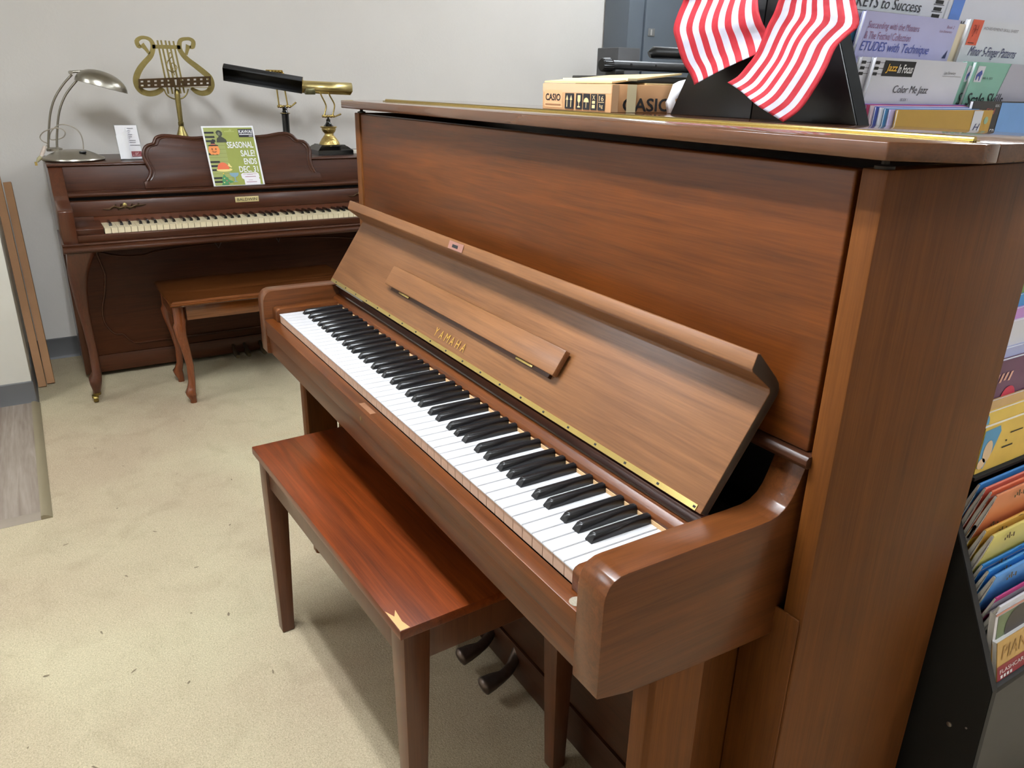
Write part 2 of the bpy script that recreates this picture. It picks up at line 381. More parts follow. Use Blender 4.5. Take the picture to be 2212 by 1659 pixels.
# arms and cheek blocks
arm = [(-0.027, K-0.108), (-0.027, K+0.018), (-0.0255, K+0.028), (-0.0215, K+0.0375), (-0.0150, K+0.0445), (-0.006, K+0.048), (0.004, K+0.0486), (0.10, K+0.0484), (0.20, K+0.047), (0.222, K+0.0475), (0.236, K+0.0505), (0.248, K+0.058), (0.256, K+0.068), (0.2625, K+0.082), (0.268, K+0.096), (0.2735, K+0.110), (0.30, K+0.116), (0.30, K-0.134), (0.20, K-0.131), (0.137, K-0.128), (0.019, K-0.119)]
for x0, x1 in ((1.262, 1.309), (-0.087, -0.040)):
    prism('arm', arm, 'x', x0, x1, W_Y, yam, bev=0.0016)
for x0, x1 in ((1.2235, 1.2612), (-0.0392, -0.0015)):
    blk = [(-0.006, K-0.021), (-0.006, K+0.004), (-0.003, K+0.0085), (0.003, K+0.011), (0.150, K+0.012), (0.150, K-0.021)]
    prism('cheek_block', blk, 'x', x0, x1, W_Y, yam, bev=0.0018)
box('key_bed', (-0.04, 1.262), (0.012, 0.30), (K - 0.120, K - 0.024), W_D, yam, bev=0.001)
prism('key_slip', [(-0.0265, K-0.0208), (-0.0006, K-0.0208), (-0.0006, K-0.062), (-0.0245, K-0.062)], 'x', -0.0395, 1.2615, W_X, yam, bev=0.0012)
prism('key_rail', [(-0.0205, K-0.0622), (0.012, K-0.0622), (0.012, K-0.110), (-0.0175, K-0.110)], 'x', -0.0395, 1.2615, W_X, yam, bev=0.001)
lathe('lock_plate', [(0.004, 0), (0.004, 0.0012)], (0.599, -0.0262, K - 0.040), BRASSD, yam, 12, axis='y')
box('key_slip_label', (0.576, 0.632), (-0.0195, -0.0085), (K - 0.0209, K - 0.0204), mat('worn_patch', (126, 86, 58), 0.6), yam, bev=0)
lathe('worn_mark', [(0.009, 0), (0.009, 0.0005)], (1.247, -0.015, K - 0.0209), mat('worn_grey', (150, 140, 122), 0.7, var=0.3, vscale=300), yam, 12)
# keys
IVORY = mat('white_key_top', (203, 203, 205), 0.25, var=0.02, vscale=120)
KFRONT = mat('key_front_reflected_tan', (205, 172, 148), 0.35, var=0.06, vscale=200)  # tan paints the brown key slip's reflection into the pale key fronts
EBONY = mat('black_key', (20, 20, 22), 0.32)
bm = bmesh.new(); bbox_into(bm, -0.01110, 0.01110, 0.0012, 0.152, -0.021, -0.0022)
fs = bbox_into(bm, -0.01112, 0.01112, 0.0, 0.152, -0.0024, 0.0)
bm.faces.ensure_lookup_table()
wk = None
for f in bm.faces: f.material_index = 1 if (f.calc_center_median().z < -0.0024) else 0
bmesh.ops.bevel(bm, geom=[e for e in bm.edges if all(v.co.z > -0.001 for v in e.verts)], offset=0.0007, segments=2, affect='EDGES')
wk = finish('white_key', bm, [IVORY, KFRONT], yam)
wk.location = (0.5 * 0.0235, 0, K)
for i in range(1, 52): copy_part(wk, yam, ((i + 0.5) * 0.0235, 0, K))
bm = bmesh.new()
def ring(h, hw, y0, y1): return [bm.verts.new(c) for c in ((-hw, y0, h), (hw, y0, h), (hw, y1, h), (-hw, y1, h))]
r0, r1, r2, r3 = ring(-0.004, 0.0066, 0.0505, 0.150), ring(0.0015, 0.0065, 0.0508, 0.150), ring(0.0105, 0.0050, 0.0575, 0.150), ring(0.0118, 0.0040, 0.0600, 0.150)
for a, b in ((r0, r1), (r1, r2), (r2, r3)):
    for i in range(4): bm.faces.new((a[i], a[(i+1) % 4], b[(i+1) % 4], b[i]))
bm.faces.new(r0[::-1]); bm.faces.new(r3)
bmesh.ops.bevel(bm, geom=[e for e in bm.edges if all(v.co.z > 0.009 for v in e.verts)], offset=0.0008, segments=2, affect='EDGES')
bk = finish('black_key', bm, EBONY, yam, smooth=50)
offs = {'C': -0.0030, 'D': 0.0030, 'F': -0.0040, 'G': 0.0, 'A': 0.0040}
first = True
BLACKS = []
for i in range(52):
    nm = 'ABCDEFG'[i % 7]
    if nm in offs and i < 51: BLACKS.append(((i + 1) * 0.0235 + offs[nm]))
for i, bx in enumerate(BLACKS):
    if i == 0: bk.location = (bx, 0, K)
    else: copy_part(bk, yam, (bx, 0, K))
# name rail behind the keys, dark cove, brass hinge
box('felt_strip', (-0.0385, 1.2605), (0.1475, 0.150), (K - 0.003, K + 0.006), mat('pale_key_felt', (216, 176, 128), 0.9), yam, bev=0)
prism('name_rail', [(0.149, K+0.004), (0.1475, K+0.010), (0.150, K+0.016), (0.158, K+0.0225), (0.168, K+0.0235), (0.168, K-0.02), (0.149, K-0.02)], 'x', -0.0385, 1.2605, W_X, yam, bev=0.0008)
cove = [(0.163, K+0.0240), (0.165, K+0.026), (0.1645, K+0.032), (0.160, K+0.040), (0.156, K+0.0465), (0.170, K+0.046), (0.180, K+0.03), (0.180, K+0.0240)]
prism('hinge_cove', cove, 'x', -0.0385, 1.2605, mat('dark_gloss_cove', (52, 30, 26), 0.15, coat=0.4), yam)
box('fallboard_well', (-0.0385, 1.2605), (0.181, 0.252), (K + 0.0, K + 0.014), DARK, yam, bev=0)
# fallboard leaf, slightly askew; profile at the left and right ends
def fprof(dy, dz):
    return [(0.1500+dy, K+0.0535+dz), (0.1625+dy, K+0.0470+dz), (0.2590+dy, K+0.1870+dz), (0.2605+dy, K+0.1960+dz), (0.2580+dy, K+0.2040+dz), (0.2520+dy, K+0.2120+dz),
            (0.2175+dy, K+0.2475+dz), (0.2125+dy, K+0.2485+dz), (0.2060+dy, K+0.2300+dz), (0.2080+dy, K+0.2255+dz), (0.2420+dy, K+0.1985+dz), (0.2430+dy, K+0.1935+dz)]
FL, FR = fprof(-0.006, 0.006), fprof(0.006, -0.004)
bm = bmesh.new(); NS = 2; xs = (-0.0375, 1.2585); rings_ = []
for x, pr in zip(xs, (FL, FR)): rings_.append([bm.verts.new((x, a, b)) for a, b in pr])
n = len(FL)
e0 = bm.faces.new(rings_[0]); e1 = bm.faces.new(rings_[1][::-1]); e0.material_index = e1.material_index = 1
for i in range(n): bm.faces.new((rings_[0][i], rings_[1][i], rings_[1][(i+1) % n], rings_[0][(i+1) % n]))
# clip the upper corners of the lip at both ends
fall = finish('fallboard', bm, [W_F, mat('dark_end_grain', (58, 46, 38), 0.5)], yam, bev=0.0012)
def fpt(x, t, off):      # point on the fallboard's face: t metres up from the hinge edge, off = proud of the face
    k = (x - xs[0]) / (xs[1] - xs[0])
    A = Vector((x, FL[0][0]*(1-k) + FR[0][0]*k, FL[0][1]*(1-k) + FR[0][1]*k)); B = Vector((x, FL[11][0]*(1-k) + FR[11][0]*k, FL[11][1]*(1-k) + FR[11][1]*k))
    d = (B - A).normalized(); nn = Vector((0, -d.z, d.y))
    return A + d * t + nn * off
def on_fall(name, x0, x1, t0, t1, o0, o1, m, par, bev=0.001, tin=0.0):
    bm = bmesh.new()
    vs = [bm.verts.new(fpt(x, t, o)) for (x, t, o) in ((x0,t0,o0),(x1,t0,o0),(x1,t1,o0),(x0,t1,o0),(x0+tin,t0+tin,o1),(x1-tin,t0+tin,o1),(x1-tin,t1-tin,o1),(x0+tin,t1-tin,o1))]
    for f in ((0,3,2,1),(4,5,6,7),(0,1,5,4),(1,2,6,5),(2,3,7,6),(3,0,4,7)): bm.faces.new([vs[i] for i in f])
    return finish(name, bm, m, par, bev)
led = on_fall('music_ledge', 0.262, 0.912, 0.060, 0.105, 0.004, 0.016, W_F, fall, bev=0.003)
on_fall('ledge_base', 0.285, 0.895, 0.0535, 0.075, 0.0, 0.007, W_D, fall, bev=0.001)
for hx in (0.33, 0.80): on_fall('ledge_hinge', hx, hx + 0.05, 0.0555, 0.0595, 0.006, 0.0095, BRASS, fall, bev=0.0005)
on_fall('fallboard_hinge', -0.03, 1.25, 0.0005, 0.0085, 0.0, 0.0014, BRASS, fall, bev=0)
for i in range(20):
    hx = 0.0 + i * 0.0655
    on_fall('hinge_screw', hx, hx + 0.004, 0.003, 0.006, 0.0014, 0.0018, INK, fall, bev=0)
sh = Sheet(fpt(0.522, 0.018, 0), (1, 0, 0), fpt(0.5, 0.1, 0) - fpt(0.5, 0.0, 0), fall, 0.0003)
for i, ch in enumerate('YAMAHA'):
    sh.text(ch, i * 0.0222, 0.0, 0.0125 if ch != 'M' else 0.0155, 0.0165, GOLD, name='gold_letter')
# lock catch on the lip
k = (0.525 - xs[0]) / (xs[1] - xs[0])
LA = Vector((0.525, FL[8][0]*(1-k)+FR[8][0]*k, FL[8][1]*(1-k)+FR[8][1]*k)); LB = Vector((0.525, FL[7][0]*(1-k)+FR[7][0]*k, FL[7][1]*(1-k)+FR[7][1]*k))
ls = Sheet(LA, (1, 0, 0), LB - LA, fall, 0.0006)
ls.rect('catch_plate', -0.028, 0.03, 0.001, 0.016, mat('copper_plate', (190, 140, 128), 0.35, 0.7), 1)
ls.rect('catch_slot', -0.012, 0.010, 0.005, 0.011, INK, 2)
# lower case: legs, wings, knee board, pedals
for s, xo in ((1, 1.272), (-1, -0.050)):
    xa, xb = (xo, xo + 0.036) if s > 0 else (xo - 0.036, xo)
    prism('leg', [(xa, 0.064), (xa + 0.004, 0.058), (xb - 0.006, 0.058), (xb, 0.064), (xb, 0.142), (xa, 0.142)], 'z', 0.0, K - 0.1185, W_Z, yam, bev=0.001)
    xa, xb = (1.222, 1.2605) if s > 0 else (-0.0385, 0.0)
    box('leg_wing', (xa, xb), (0.142, 0.284), (0.0, K - 0.121), W_Z, yam, bev=0.001)
    xa, xb = (1.2632, XR - 0.003) if s > 0 else (XL + 0.003, -0.0412)
    box('corner_post', (xa, xb), (0.2600, 0.2632), (0.0, K - 0.090), W_Z, yam, bev=0.001)
box('knee_board', (0.0005, 1.2215), (0.285, 0.30), (0.103, K - 0.122), W_D, yam, bev=0.001)
box('bottom_rail', (0.0005, 1.2215), (0.281, 0.30), (0.012, 0.0995), W_D, yam, bev=0.001)
PED = mat('tarnished_pedal', (105, 92, 84), 0.38, 0.8, var=0.2, vscale=80)
for px in (0.475, 0.58, 0.685):
    tube('pedal', [(px - 0.03, 0.292, 0.088), (px - 0.026, 0.284, 0.072), (px - 0.012, 0.262, 0.058), (px, 0.235, 0.055), (px + 0.003, 0.205, 0.054), (px + 0.004, 0.185, 0.052), (px + 0.004, 0.178, 0.050)], [0.011, 0.012, 0.012, 0.013, 0.019, 0.021, 0.010], PED, yam, 10, sub=4)

# ================================================================== BENCHES
B_T = wood('bench_cherry_top', (74, 28, 6), (124, 55, 16), 'x', 0.3, 0.2, figure=0.7, coatrough=0.16)
B_L = wood('bench_cherry_leg', (74, 40, 22), (104, 62, 38), 'z', 0.36, 0.2, figure=0.4)
be = thing('piano_bench', 'long cherry wood piano bench with tapered legs pushed under the tall piano', 'bench', (0.197, -0.139, 0), math.atan2(0.033, 0.743), keep=True)
Lb, Db, Hb = 0.745, 0.365, 0.490
seat = box('seat', (0, Lb), (0, Db), (Hb - 0.018, Hb), B_T, be, bev=0.0015)
bm = bmesh.new(); cz = Hb + 0.0003
bm.faces.new([bm.verts.new(c) for c in ((Lb - 0.055, 0.001, cz), (Lb - 0.001, 0.001, cz), (Lb - 0.001, 0.017, cz), (Lb - 0.02, 0.013, cz), (Lb - 0.05, 0.016, cz), (Lb - 0.036, 0.008, cz))])
finish('edge_chip', bm, W_E, be, 0, smooth=0)
for y0, y1 in ((0.016, 0.032), (Db - 0.032, Db - 0.016)): box('apron', (0.05, Lb - 0.05), (y0, y1), (Hb - 0.085, Hb - 0.018), B_L, be, bev=0.001)
for x0, x1 in ((0.016, 0.032), (Lb - 0.032, Lb - 0.016)): box('apron', (x0, x1), (0.05, Db - 0.05), (Hb - 0.085, Hb - 0.018), B_L, be, bev=0.001)
for sx in (0, 1):
    for sy in (0, 1):
        ox = 0.010 if sx == 0 else Lb - 0.010; oy = 0.010 if sy == 0 else Db - 0.010
        dx = 1 if sx == 0 else -1; dy = 1 if sy == 0 else -1
        rg = []
        for z, wd, ins in ((0.0, 0.026, 0.006), (0.004, 0.029, 0.0045), (Hb - 0.10, 0.044, 0.0), (Hb - 0.018, 0.046, 0.0)):
            a0, b0 = ox + dx*ins, oy + dy*ins
            q = [(a0, b0, z), (a0 + dx*wd, b0, z), (a0 + dx*wd, b0 + dy*wd, z), (a0, b0 + dy*wd, z)]
            rg.append(q)
        loft('leg', rg, B_L, be, bev=0.0012, smooth=30)
# ================================================================== FAR CONSOLE PIANO
D_Y = wood('mahogany_y', (46, 23, 11), (80, 42, 22), 'y', 0.32, 0.1, figure=0.5, coatrough=0.14)
D_Z = wood('mahogany_z', (50, 25, 14), (86, 46, 26), 'z', 0.3, 0.35, figure=0.4, coatrough=0.14)
D_P = wood('mahogany_panel', (46, 22, 10), (76, 40, 20), 'y', 0.42, 0.0, figure=0.6, coatrough=0.2, spec=0.2)
bal = thing('console_piano', 'dark mahogany console piano with scalloped music desk and cabriole legs against the wall', 'piano', (-1.9, 0.371, 0))
YL, YR = -0.387, 1.129
TOP = 0.932
cheek = [(-2.215, 0.02), (-1.885, 0.02), (-1.885, K-0.098), (-1.533, K-0.098), (-1.530, K+0.052), (-1.536, K+0.058), (-1.60, K+0.066), (-1.68, K+0.076), (-1.712, K+0.090), (-1.722, K+0.100), (-1.795, TOP - 0.012), (-2.215, TOP - 0.012)]
for y0, y1 in ((YL, YL + 0.05), (YR - 0.05, YR)):
    prism('side_panel', cheek, 'y', y0, y1, D_Z, bal, bev=0.002)
yi0, yi1 = YL + 0.05, YR - 0.05
prism('top_lid', [(-2.215, TOP - 0.012), (-1.792, TOP - 0.012), (-1.786, TOP - 0.006), (-1.790, TOP), (-2.215, TOP)], 'y', YL - 0.002, YR + 0.002, D_Y, bal, bev=0.001)
prism('upper_panel', [(-1.772, K+0.098), (-1.793, TOP - 0.0125), (-1.82, TOP - 0.0125), (-1.82, K+0.06)], 'y', yi0, yi1, D_P, bal, bev=0.001)
prism('desk_shelf', [(-1.712, K+0.080), (-1.709, K+0.086), (-1.710, K+0.093), (-1.718, K+0.0965), (-1.80, K+0.099), (-1.80, K+0.078)], 'y', yi0, yi1, D_Y, bal, bev=0.0008)
box('interior', (-2.19, -1.83), (yi0, yi1), (K - 0.06, TOP - 0.02), DARK, bal, bev=0)
box('back_frame', (-2.19, -1.95), (yi0, yi1), (0.06, K - 0.06), DARK, bal, bev=0)
for y0, y1 in ((yi0, -0.262), (1.004, yi1)): box('end_filler', (-1.735, -1.6905), (y0, y1), (K - 0.058, K + 0.0065), D_Y, bal, bev=0.0008)
box('shelf_gap', (-1.80, -1.735), (yi0, yi1), (K + 0.05, K + 0.079), DARK, bal, bev=0)
prism('name_board', [(-1.6915, K+0.007), (-1.703, K+0.064), (-1.709, K+0.066), (-1.735, K+0.066), (-1.735, K+0.007)], 'y', yi0, yi1, D_Y, bal, bev=0.0012)
prism('key_strip', [(-1.694, K-0.022), (-1.692, K+0.004), (-1.688, K+0.0065), (-1.735, K+0.0065), (-1.735, K-0.03)], 'y', -0.262, 1.004, wood('red_strip_y', (82, 44, 28), (110, 62, 40), 'y', 0.35, 0.2), bal, bev=0.0006)
for y0, y1 in ((yi0, -0.2425), (0.9845, yi1)):
    prism('key_block', [(-1.556, K-0.058), (-1.556, K-0.022), (-1.562, K-0.016), (-1.575, K-0.0135), (-1.70, K-0.0105), (-1.70, K-0.058)], 'y', y0, y1, D_Y, bal, bev=0.0012)
prism('key_slip', [(-1.537, K-0.066), (-1.536, K-0.043), (-1.540, K-0.040), (-1.553, K-0.040), (-1.553, K-0.066)], 'y', yi0, yi1, D_Y, bal, bev=0.001)
prism('key_bed', [(-1.60, K-0.070), (-1.518, K-0.066), (-1.513, K-0.068), (-1.512, K-0.072), (-1.515, K-0.0765), (-1.507, K-0.079), (-1.4995, K-0.085), (-1.4985, K-0.092), (-1.503, K-0.0985), (-1.512, K-0.101), (-1.90, K-0.105), (-1.90, K-0.070)], 'y', YL - 0.006, YR + 0.006, D_Y, bal, bev=0.0006)
KCR = mat('cream_key', (228, 214, 178), 0.3, var=0.03, vscale=60)
bm = bmesh.new(); bbox_into(bm, -0.150, -0.001, -0.01085, 0.01085, -0.022, -0.002); bbox_into(bm, -0.150, 0.0, -0.01090, 0.01090, -0.0024, 0.0)
k1 = finish('white_key', bm, KCR, bal); k1.location = (-1.55, -0.2405 + 0.01175, K - 0.020)
for i in range(1, 52): copy_part(k1, bal, (-1.55, -0.2405 + (i + 0.5) * 0.0235, K - 0.020))
bm = bmesh.new()
def ringb(h, hw, x0, x1): return [bm.verts.new(c) for c in ((x1, -hw, h), (x0, -hw, h), (x0, hw, h), (x1, hw, h))]
r0, r1, r2 = ringb(-0.002, 0.0062, -0.051, -0.146), ringb(0.009, 0.0050, -0.056, -0.146), ringb(0.0105, 0.0036, -0.060, -0.146)
for a, b in ((r0, r1), (r1, r2)):
    for i in range(4): bm.faces.new((a[i], a[(i+1) % 4], b[(i+1) % 4], b[i]))
bm.faces.new(r0[::-1]); bm.faces.new(r2)
k2 = finish('black_key', bm, BLACKG, bal)
for i, bx in enumerate(BLACKS):
    loc = (-1.55, -0.2405 + bx, K - 0.020)
    if i == 0: k2.location = loc
    else: copy_part(k2, bal, loc)
# name plate and carved ornaments
pl = box('name_plate', (-1.7005, -1.6958), (0.292, 0.392), (K + 0.031, K + 0.054), mat('pale_brass_plate', (222, 205, 150), 0.35, 0.4), bal, bev=0.0006)
sp = Sheet((-1.6957, 0.300, K + 0.0365), (0, 1, 0), (0, 0, 1), pl, 0.0004)
sp.text('BALDWIN', 0, 0, 0.084, 0.012, INK, name='plate_lettering')
def ornament(yc):
    zc = K + 0.040; xo = -1.694
    bm = bmesh.new()
    tube_into(bm, smooth_path([(xo, yc - 0.082, zc - 0.006), (xo + 0.003, yc - 0.06, zc - 0.008), (xo + 0.004, yc - 0.04, zc + 0.002), (xo + 0.004, yc - 0.02, zc - 0.005), (xo + 0.004, yc, zc), (xo + 0.004, yc + 0.02, zc - 0.005), (xo + 0.004, yc + 0.04, zc + 0.002), (xo + 0.003, yc + 0.06, zc + 0.001), (xo, yc + 0.078, zc + 0.004)], 3), [0.0012 + 0.0026 * math.sin(math.pi * i / 24) for i in range(25)], 6)
    for dy, dz in ((-0.05, -0.004), (-0.036, 0.005), (-0.025, -0.009), (-0.015, 0.006), (0.015, -0.009), (0.025, 0.005), (0.037, -0.005), (0.05, 0.006)):
        tube_into(bm, [(xo, yc + dy, zc + dz - 0.004), (xo + 0.004, yc + dy, zc + dz), (xo, yc + dy + 0.003, zc + dz + 0.004)], 0.0022, 6)
    orn = finish('carved_ornament', bm, BRONZE, bal)
    lathe('rosette', [(0.0085, -0.001), (0.008, 0.003), (0.004, 0.005)], (xo, yc, zc + 0.004), BRASSD, orn, 14, axis='x', scale=(1, 1.2))
ornament(-0.143); ornament(0.885)
# scalloped music desk (leaning back on the upper panel)
desk = [(-0.05, 0.811), (-0.051, 0.856), (-0.043, 0.858), (-0.029, 0.876), (-0.023, 0.902), (-0.037, 0.939), (-0.04, 0.961), (-0.032, 0.985), (-0.018, 0.997), (0.002, 1.002), (0.009, 1.01), (0.018, 1.026), (0.035, 1.033), (0.054, 1.035), (0.093, 1.032), (0.158, 1.024), (0.205, 1.026), (0.319, 1.025), (0.416, 1.026), (0.483, 1.03), (0.535, 1.038), (0.572, 1.038), (0.597, 1.026), (0.615, 1.007), (0.641, 1.003), (0.659, 0.987), (0.667, 0.96), (0.662, 0.924), (0.668, 0.887), (0.678, 0.868), (0.695, 0.863), (0.704, 0.811)]
def lean(z): return -1.744 - (z - 0.811) * 0.235
def leaned(poly, off0, off1, name, m, parent, bev=0.0):
    bm = bmesh.new(); A = [bm.verts.new((lean(b) + off0, a, b)) for a, b in poly]; B = [bm.verts.new((lean(b) + off1, a, b)) for a, b in poly]; n = len(poly)
    bm.faces.new(A); bm.faces.new(B[::-1])
    for i in range(n): bm.faces.new((A[i], B[i], B[(i+1) % n], A[(i+1) % n]))
    return finish(name, bm, m, parent, bev)
desk[0] = (-0.05, 0.8285); desk[-1] = (0.704, 0.8285)
dk = leaned(desk, -0.014, 0.0, 'music_desk', D_P, bal, bev=0.001)
rim = [(lean(b) - 0.003, a, b) for a, b in desk[2:-2]]
c0 = Vector((0, 0.32, 0.92))
def inset(v, d): 
    dv = Vector((0, v[1], v[2])) - c0; dv.x = 0; s_ = 1 - d / max(dv.length, 1e-3)
    return (v[0], c0.y + dv.y * s_, c0.z + dv.z * s_)
tube('desk_rim', [inset(v, 0.004) for v in rim], 0.0075, D_Y, bal, 8, sub=2)
tube('desk_bead', [(lean(inset(v, 0.018)[2]) + 0.0005, *inset(v, 0.018)[1:]) for v in rim], 0.0025, D_Y, bal, 6, sub=2)
# knee panel with applied S-curve moulding and plinth
box('knee_panel', (-1.905, -1.888), (yi0, yi1), (0.100, K - 0.102), D_P, bal, bev=0.001)
box('plinth', (-1.91, -1.884), (yi0, yi1), (0.022, 0.0985), D_Y, bal, bev=0.002)
sc = [(-0.268, 0.600), (-0.262, 0.545), (-0.250, 0.488), (-0.247, 0.446), (-0.262, 0.368), (-0.277, 0.319), (-0.281, 0.267), (-0.271, 0.227), (-0.245, 0.192), (-0.216, 0.186), (-0.206, 0.175), (-0.186, 0.15), (-0.156, 0.137), (-0.048, 0.136), (0.10, 0.137), (0.642, 0.137)]
tube('panel_moulding', [(-1.887, a, b) for a, b in sc], 0.0045, D_Y, bal, 6, sub=3)
tube('panel_moulding', [(-1.887, 0.742 - a, b) for a, b in sc], 0.0045, D_Y, bal, 6, sub=3)
tube('panel_moulding', [(-1.887, a, b) for a, b in ((-0.262, 0.56), (-0.18, 0.535), (-0.08, 0.53), (0.0, 0.545), (0.371, 0.56), (0.742, 0.545), (0.9, 0.53), (1.004, 0.56))], 0.004, D_Y, bal, 6, sub=4)
legL = [(-0.384, 0.629), (-0.386, 0.60), (-0.392, 0.543), (-0.389, 0.468), (-0.383, 0.375), (-0.375, 0.31), (-0.369, 0.209), (-0.371, 0.125), (-0.387, 0.102), (-0.387, 0.086), (-0.380, 0.048), (-0.382, 0.040)]
legR = [(-0.282, 0.629), (-0.300, 0.60), (-0.322, 0.555), (-0.335, 0.49), (-0.341, 0.41), (-0.340, 0.326), (-0.337, 0.225), (-0.338, 0.125), (-0.341, 0.102), (-0.344, 0.086), (-0.352, 0.048), (-0.353, 0.040)]
fx = [-1.510, -1.512, -1.520, -1.535, -1.552, -1.560, -1.562, -1.558, -1.545, -1.545, -1.566, -1.568]
bx_ = [-1.60, -1.598, -1.592, -1.59, -1.595, -1.60, -1.605, -1.606, -1.606, -1.604, -1.600, -1.598]
CAST = mat('caster_brass', (140, 122, 70), 0.35, 1.0, var=0.3, vscale=100)
def cab_leg(mir):
    rg = []
    for (a, z), (b, z2), f, k in zip(legL, legR, fx, bx_):
        if mir: a, b = 0.742 - b, 0.742 - a
        zz = (z + z2) / 2; m_ = (a + b) / 2
        rg.append([(f - 0.010, a, zz), (f, m_ - (b - a) * 0.28, zz), (f, m_ + (b - a) * 0.28, zz), (f - 0.010, b, zz), (k, b, zz), (k, a, zz)])
    loft('leg', rg, D_Z, bal, bev=0.0, smooth=60)
    yc = -0.367 if not mir else 0.742 + 0.367
    lathe('caster_ferrule', [(0.0145, 0), (0.0155, 0.004), (0.0155, 0.011), (0.0135, 0.013)], (-1.583, yc, 0.030), CAST, bal, 16)
    lathe('caster_wheel', [(0.006, -0.009), (0.013, -0.009), (0.0155, -0.005), (0.0155, 0.005), (0.013, 0.009), (0.006, 0.009)], (-1.575, yc - 0.008, 0.0155), CAST, bal, 18, axis='y')
    box('caster_fork', (-1.592, -1.570), (yc - 0.021, yc + 0.004), (0.018, 0.031), CAST, bal, bev=0.003)
cab_leg(False); cab_leg(True)
for py in (0.25, 0.303, 0.378):
    tube('pedal', [(-1.888, py, 0.062), (-1.86, py, 0.05), (-1.825, py, 0.034), (-1.80, py, 0.028)], [0.008, 0.009, 0.015, 0.010], mat('pedal_brass_dull', (120, 110, 88), 0.35, 0.9), bal, 8, sub=3)
for pts in (((0.178, K-0.118), (0.202, K-0.160), (0.223, K-0.118)), ((0.442, K-0.112), (0.464, K-0.155), (0.475, K-0.118))):
    tube('tray_hook', [(-1.70, a, b) for a, b in pts], 0.0025, mat('pewter_hook', (92, 84, 82), 0.4, 0.7), bal, 6)

# bench of the console piano
b2 = thing('piano_bench', 'small polished piano bench with cabriole legs under the dark console piano', 'bench', (-1.73, -0.077, 0))
bx0, bx1, by0, by1, bh = -1.735, -1.318, -0.0755, 0.694, 0.447
G_Y = wood('bench_mahogany_y', (70, 36, 14), (112, 64, 30), 'y', 0.16, 0.6, figure=0.8, coatrough=0.06)
G_Z = wood('bench_mahogany_z', (84, 40, 18), (122, 66, 34), 'z', 0.2, 0.5, figure=0.4, coatrough=0.08)
sq = [(0.010, 0.0), (0.0, 0.008), (0.0, 0.012), (0.004, 0.0135), (0.004, 0.017), (0.012, 0.024)]
rg = []
for ins, z in sq: rg.append([(bx0 + ins, by0 + ins, bh - 0.024 + z), (bx1 - ins, by0 + ins, bh - 0.024 + z), (bx1 - ins, by1 - ins, bh - 0.024 + z), (bx0 + ins, by1 - ins, bh - 0.024 + z)])
loft('seat', rg, G_Y, b2, smooth=30)
for x0, x1 in ((bx1 - 0.052, bx1 - 0.036), (bx0 + 0.036, bx0 + 0.052)): box('apron', (x0, x1), (by0 + 0.06, by1 - 0.06), (bh - 0.086, bh - 0.0245), G_Y, b2, bev=0.001)
for y0, y1 in ((by0 + 0.016, by0 + 0.030), (by1 - 0.030, by1 - 0.016)): box('apron', (bx0 + 0.075, bx1 - 0.075), (y0, y1), (bh - 0.086, bh - 0.0245), G_Z, b2, bev=0.001)
def cab2(sx, sy):
    # sections: z, outward offset, half width
    S = [(bh - 0.0245, 0.0, 0.0225), (0.352, 0.0, 0.0225), (0.338, 0.006, 0.0235), (0.300, 0.004, 0.021), (0.23, -0.008, 0.0165), (0.16, -0.016, 0.014), (0.09, -0.013, 0.0135), (0.064, -0.006, 0.016), (0.05, 0.0, 0.0195), (0.034, -0.003, 0.018), (0.015, -0.008, 0.0125), (0.0, -0.008, 0.0125)]
    xc = (bx1 - 0.06) if sx > 0 else (bx0 + 0.06); yc = (by0 + 0.035) if sy < 0 else (by1 - 0.035)
    rg = []
    for z, o, h in S:
        cx, cy = xc + sx * o, yc + sy * (o - 0.012 * max(0, (0.3 - z)))
        q = h * 0.55
        rg.append([(cx - h, cy - q, z), (cx - q, cy - h, z), (cx + q, cy - h, z), (cx + h, cy - q, z), (cx + h, cy + q, z), (cx + q, cy + h, z), (cx - q, cy + h, z), (cx - h, cy + q, z)])
    loft('leg', rg, G_Z, b2, smooth=60)
for sx in (-1, 1):
    for sy in (-1, 1): cab2(sx, sy)

# ================================================================== THINGS ON THE CONSOLE PIANO
XT = -1.95
# nickel desk lamp
dl = thing('desk_lamp', 'brushed nickel desk lamp with curved twin arms and coiled cord', 'lamp', (XT, -0.283, TOP))
lathe('base', [(0.100, 0.0), (0.116, 0.002), (0.118, 0.006), (0.116, 0.011), (0.108, 0.014), (0.085, 0.026), (0.062, 0.036), (0.050, 0.040), (0.020, 0.042)], (XT, -0.283, TOP), NICKEL, dl, 48)
box('switch', (XT + 0.052, XT + 0.066), (-0.262, -0.236), (TOP + 0.033, TOP + 0.039), BLACKP, dl, bev=0.002)
lathe('arm_socket', [(0.030, 0.0), (0.030, 0.010), (0.02, 0.014)], (XT - 0.03, -0.345, TOP + 0.036), NICKEL, dl, 18)
a1 = [(-0.365, 0.970), (-0.364, 0.994), (-0.351, 1.058), (-0.334, 1.122), (-0.309, 1.176), (-0.271, 1.227), (-0.235, 1.263)]
a2 = [(-0.335, 0.970), (-0.333, 0.996), (-0.321, 1.058), (-0.303, 1.123), (-0.276, 1.177), (-0.246, 1.215), (-0.218, 1.244)]
for q in (a1, a2): tube('arm', [(XT - 0.02, a, b) for a, b in q], 0.0042, NICKEL, dl, 8, sub=3)
tube('pivot', [(XT - 0.035, -0.240, 1.271), (XT + 0.02, -0.240, 1.271)], 0.007, NICKEL, dl, 12)
tube('bracket', [(XT - 0.02, -0.240, 1.272), (XT - 0.02, -0.19, 1.277)], 0.005, NICKEL, dl, 8)
